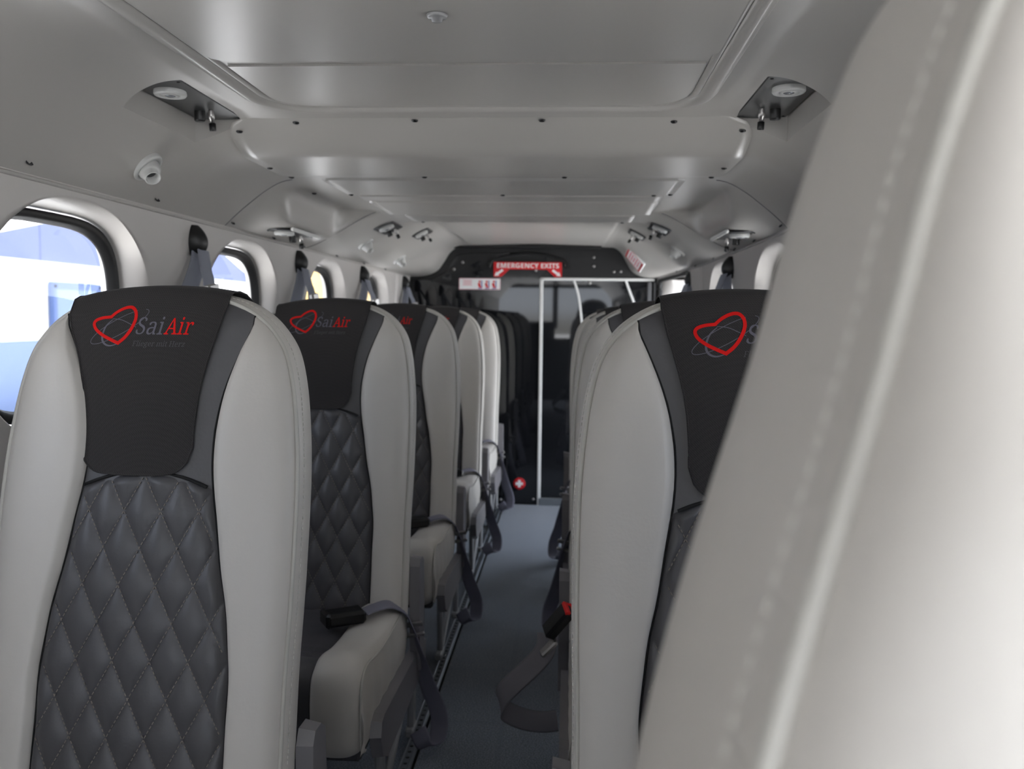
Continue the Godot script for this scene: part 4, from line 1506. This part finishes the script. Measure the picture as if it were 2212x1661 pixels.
# ---------------------------------------------------------------- scene
func _ready() -> void:
	rng.seed = 7
	setting()
	materials()
	shell()
	ceiling()
	# seat tracks
	for q in [[-0.335, "silver seat track along the left edge of the aisle"], [0.018, "silver seat track along the right edge of the aisle"], [-0.708, "silver seat track beside the left wall"], [0.392, "silver seat track beside the right wall"]]:
		var o := root("seat_track", Vector3(q[0], 0, -1.7), q[1], "track", "seat tracks in the cabin floor")
		var st := nst(false)
		box(st, Vector3(0, 0.008, 0), Vector3(0.026, 0.012, 5.4), 0.003)
		for s in [-1, 1]: box(st, Vector3(s * 0.0095, 0.016, 0), Vector3(0.005, 0.007, 5.4), 0.002)
		mesh("rail", st, M.alloy, o)
		st = nst()
		for k in 190: lathe(st, PackedVector2Array([Vector2(0.0, 0.0008), Vector2(0.0042, 0.0008), Vector2(0.0046, 0.0)]), Transform3D(Basis(), Vector3(0, 0.0142, -2.6 + k * 0.0255)), 8)
		var hl := mesh("rail_hole", st, M.black_plastic, o)
		hl.set_meta("kind", "stuff")
	# seats
	var s := spec(OUT, INS, BACK, 0.754, 0.971)
	var lname := ["beige and charcoal quilted seat nearest on the left of the aisle", "second left seat, with black buckle lying on its cushion", "third left seat from the camera", "fourth left seat, its edge bright from the doorway", "rearmost left seat in front of the black bulkhead"]
	var lcov := ["charcoal headrest cover on the nearest left seat, whole red heart logo", "charcoal headrest cover with red heart on the second left seat", "headrest cover on the third left seat, heart half hidden", "headrest cover on the fourth left seat, only red letters showing", "headrest cover on the rearmost left seat by the bulkhead"]
	var rname := ["beige and charcoal quilted seat nearest on the right of the aisle", "second right seat behind the nearest right one", "third right seat from the camera", "rearmost right seat, beside the open cargo doorway"]
	var rcov := ["charcoal woven headrest cover on the nearest right seat, brightest red heart", "headrest cover on the second right seat", "headrest cover on the third right seat", "headrest cover on the rearmost right seat by the doorway"]
	var lx := -0.526
	var rx := 0.205
	var pl := make_seat(s, 1, Vector3(lx, 0, -1.10), lname[0], "single seats left of the aisle")
	var cl := make_cover(s, -0.016, Vector3(lx, 0, -1.10), lcov[0], "printed headrest covers")
	for k in range(1, 5):
		copy(pl, Vector3(lx, 0, -1.10 - PITCH * k), lname[k])
		copy(cl, Vector3(lx + [0, 0.004, -0.002, 0.003, 0.0][k], 0, -1.10 - PITCH * k), lcov[k])
	var pr := make_seat(s, -1, Vector3(rx, 0, -1.03), rname[0], "single seats right of the aisle")
	var cr := make_cover(s, 0.007, Vector3(rx, 0, -1.03), rcov[0], "printed headrest covers")
	for k in range(1, 4):
		copy(pr, Vector3(rx, 0, -1.03 - PITCH * k), rname[k])
		copy(cr, Vector3(rx, 0, -1.03 - PITCH * k), rcov[k])
	# the out-of-focus seat close on the right
	var out0 := PackedVector2Array([Vector2(0.218, 0.33), Vector2(0.219, 0.5), Vector2(0.219, 0.68), Vector2(0.216, 0.76), Vector2(0.211, 0.81), Vector2(0.2035, 0.846), Vector2(0.1945, 0.879), Vector2(0.1845, 0.911), Vector2(0.168, 0.961), Vector2(0.1545, 1.008), Vector2(0.140, 1.048), Vector2(0.124, 1.082), Vector2(0.100, 1.110), Vector2(0.06, 1.130), Vector2(0.0, 1.138)])
	var ins0 := PackedVector2Array([Vector2(0.33, 0.13), Vector2(0.55, 0.128), Vector2(0.70, 0.105), Vector2(0.80, 0.094), Vector2(0.86, 0.098), Vector2(0.90, 0.108), Vector2(0.94, 0.119), Vector2(0.98, 0.126), Vector2(1.01, 0.1275), Vector2(1.04, 0.127), Vector2(1.076, 0.126)])
	var s0 := spec(out0, ins0, [[0.0, 0.0], [0.002, -0.010], [0.003, -0.04], [0.004, -0.085], [0.003, -0.120], [-0.003, -0.138], [-0.020, -0.150]], 0.80, 1.076)
	make_seat(s0, -1, Vector3(0.236, 0, -0.185), "tall pale crew seat close to the camera, blurred along the right edge", "")
	# lap belts
	var lb := make_lap_belt(Vector3(lx, 0, -1.10 - PITCH), 1, "seat belt with black buckle lying on the second left seat", "lap belts of the left seats")
	copy(lb, Vector3(lx, 0, -1.10 - PITCH * 2), "seat belt draped over the third left seat cushion")
	copy(lb, Vector3(lx, 0, -1.10 - PITCH * 3), "seat belt draped over the fourth left seat cushion")
	copy(lb, Vector3(lx, 0, -1.10 - PITCH * 4), "seat belt draped over the rearmost left seat")
	make_hanging_belt(Vector3(rx, 0, -1.82))
	var rb := make_lap_belt(Vector3(rx, 0, -1.03 - PITCH * 2), -1, "dark belt hanging beside the third right seat", "lap belts of the right seats")
	copy(rb, Vector3(rx, 0, -1.03 - PITCH * 3), "dark belt hanging beside the rearmost right seat")
	# shoulder belts
	var ln := ["shoulder belt on the left wall behind the nearest left seat", "shoulder belt on the left wall between second and third visible windows", "shoulder belt on the left wall beside the small far window", "rearmost shoulder belt on the left wall next to the bulkhead"]
	var ld := [1.867, 2.60, 3.414, 4.284]
	var sb := make_shoulder_belt(Vector3(CX - 0.653, 1.125, -ld[0]), -1, ln[0], "shoulder belts on the left wall")
	for k in range(1, 4): copy(sb, Vector3(CX - 0.653, 1.125, -ld[k]), ln[k])
	var sr := make_shoulder_belt(Vector3(CX + 0.653, 1.125, -2.725), 1, "shoulder belt on the right wall above the nearest right headrest", "shoulder belts on the right wall")
	copy(sr, Vector3(CX + 0.653, 1.125, -3.585), "shoulder belt on the right wall at the edge of the cargo doorway")
	# overhead panels
	for sd in [-1, 1]:
		var side := "left" if sd < 0 else "right"
		var flipb := Basis() if sd > 0 else Basis(Vector3(-1, 0, 0), Vector3.UP, Vector3.BACK)
		make_service_panel(sd, Transform3D(flipb, Vector3(CX + sd * 0.4985, 1.339, -1.508)), 0.090, 0.266, false, "large dark overhead panel with round light, nearest on the %s" % side, "overhead service panels")
		make_service_panel(sd, Transform3D(flipb, Vector3(CX + sd * 0.588, 1.1895, -2.34)), 0.074, 0.20, true, "overhead panel under the boxed headliner step on the %s" % side, "overhead service panels")
		for q in [[2.98, 0.455, 0.17], [3.46, 0.42, 0.13]]:
			var p: Vector3 = ceil_p(sd * q[1], q[0])
			var tx: Vector3 = (ceil_p(sd * (q[1] + 0.03), q[0]) - ceil_p(sd * (q[1] - 0.03), q[0])).normalized()
			var b: Basis = Basis(tx, Vector3(0, 0, 1).cross(tx), Vector3.BACK)
			if b.y.y < 0: b = Basis(tx, -b.y, Vector3.BACK)
			make_service_panel(sd, Transform3D(b, p - b.y * 0.002), 0.07, q[2], false, "small overhead panel on the %s, %s" % [side, "third from the camera" if q[0] < 3 else "last before the bulkhead"], "overhead service panels")
	make_air_vent(ceil_p(-0.606, 1.57), Vector3(0.68, -0.73, 0).normalized(), Vector3(0.52, -0.66, 0.50).normalized(), "white eyeball air vent above the first visible left window")
	make_air_vent(ceil_p(-0.55, 3.05), Vector3(0.6, -0.8, 0).normalized(), Vector3(0.5, -0.75, 0.3).normalized(), "small air vent on the left headliner behind the boxed step")
	make_air_vent(ceil_p(-0.56, 3.72), Vector3(0.6, -0.8, 0).normalized(), Vector3(0.5, -0.75, 0.3).normalized(), "rearmost small air vent on the left headliner")
	make_air_vent(ceil_p(0.55, 3.25), Vector3(-0.6, -0.8, 0).normalized(), Vector3(-0.5, -0.75, 0.3).normalized(), "small air vent on the right headliner above the doorway")
	outside()
	right_wing()
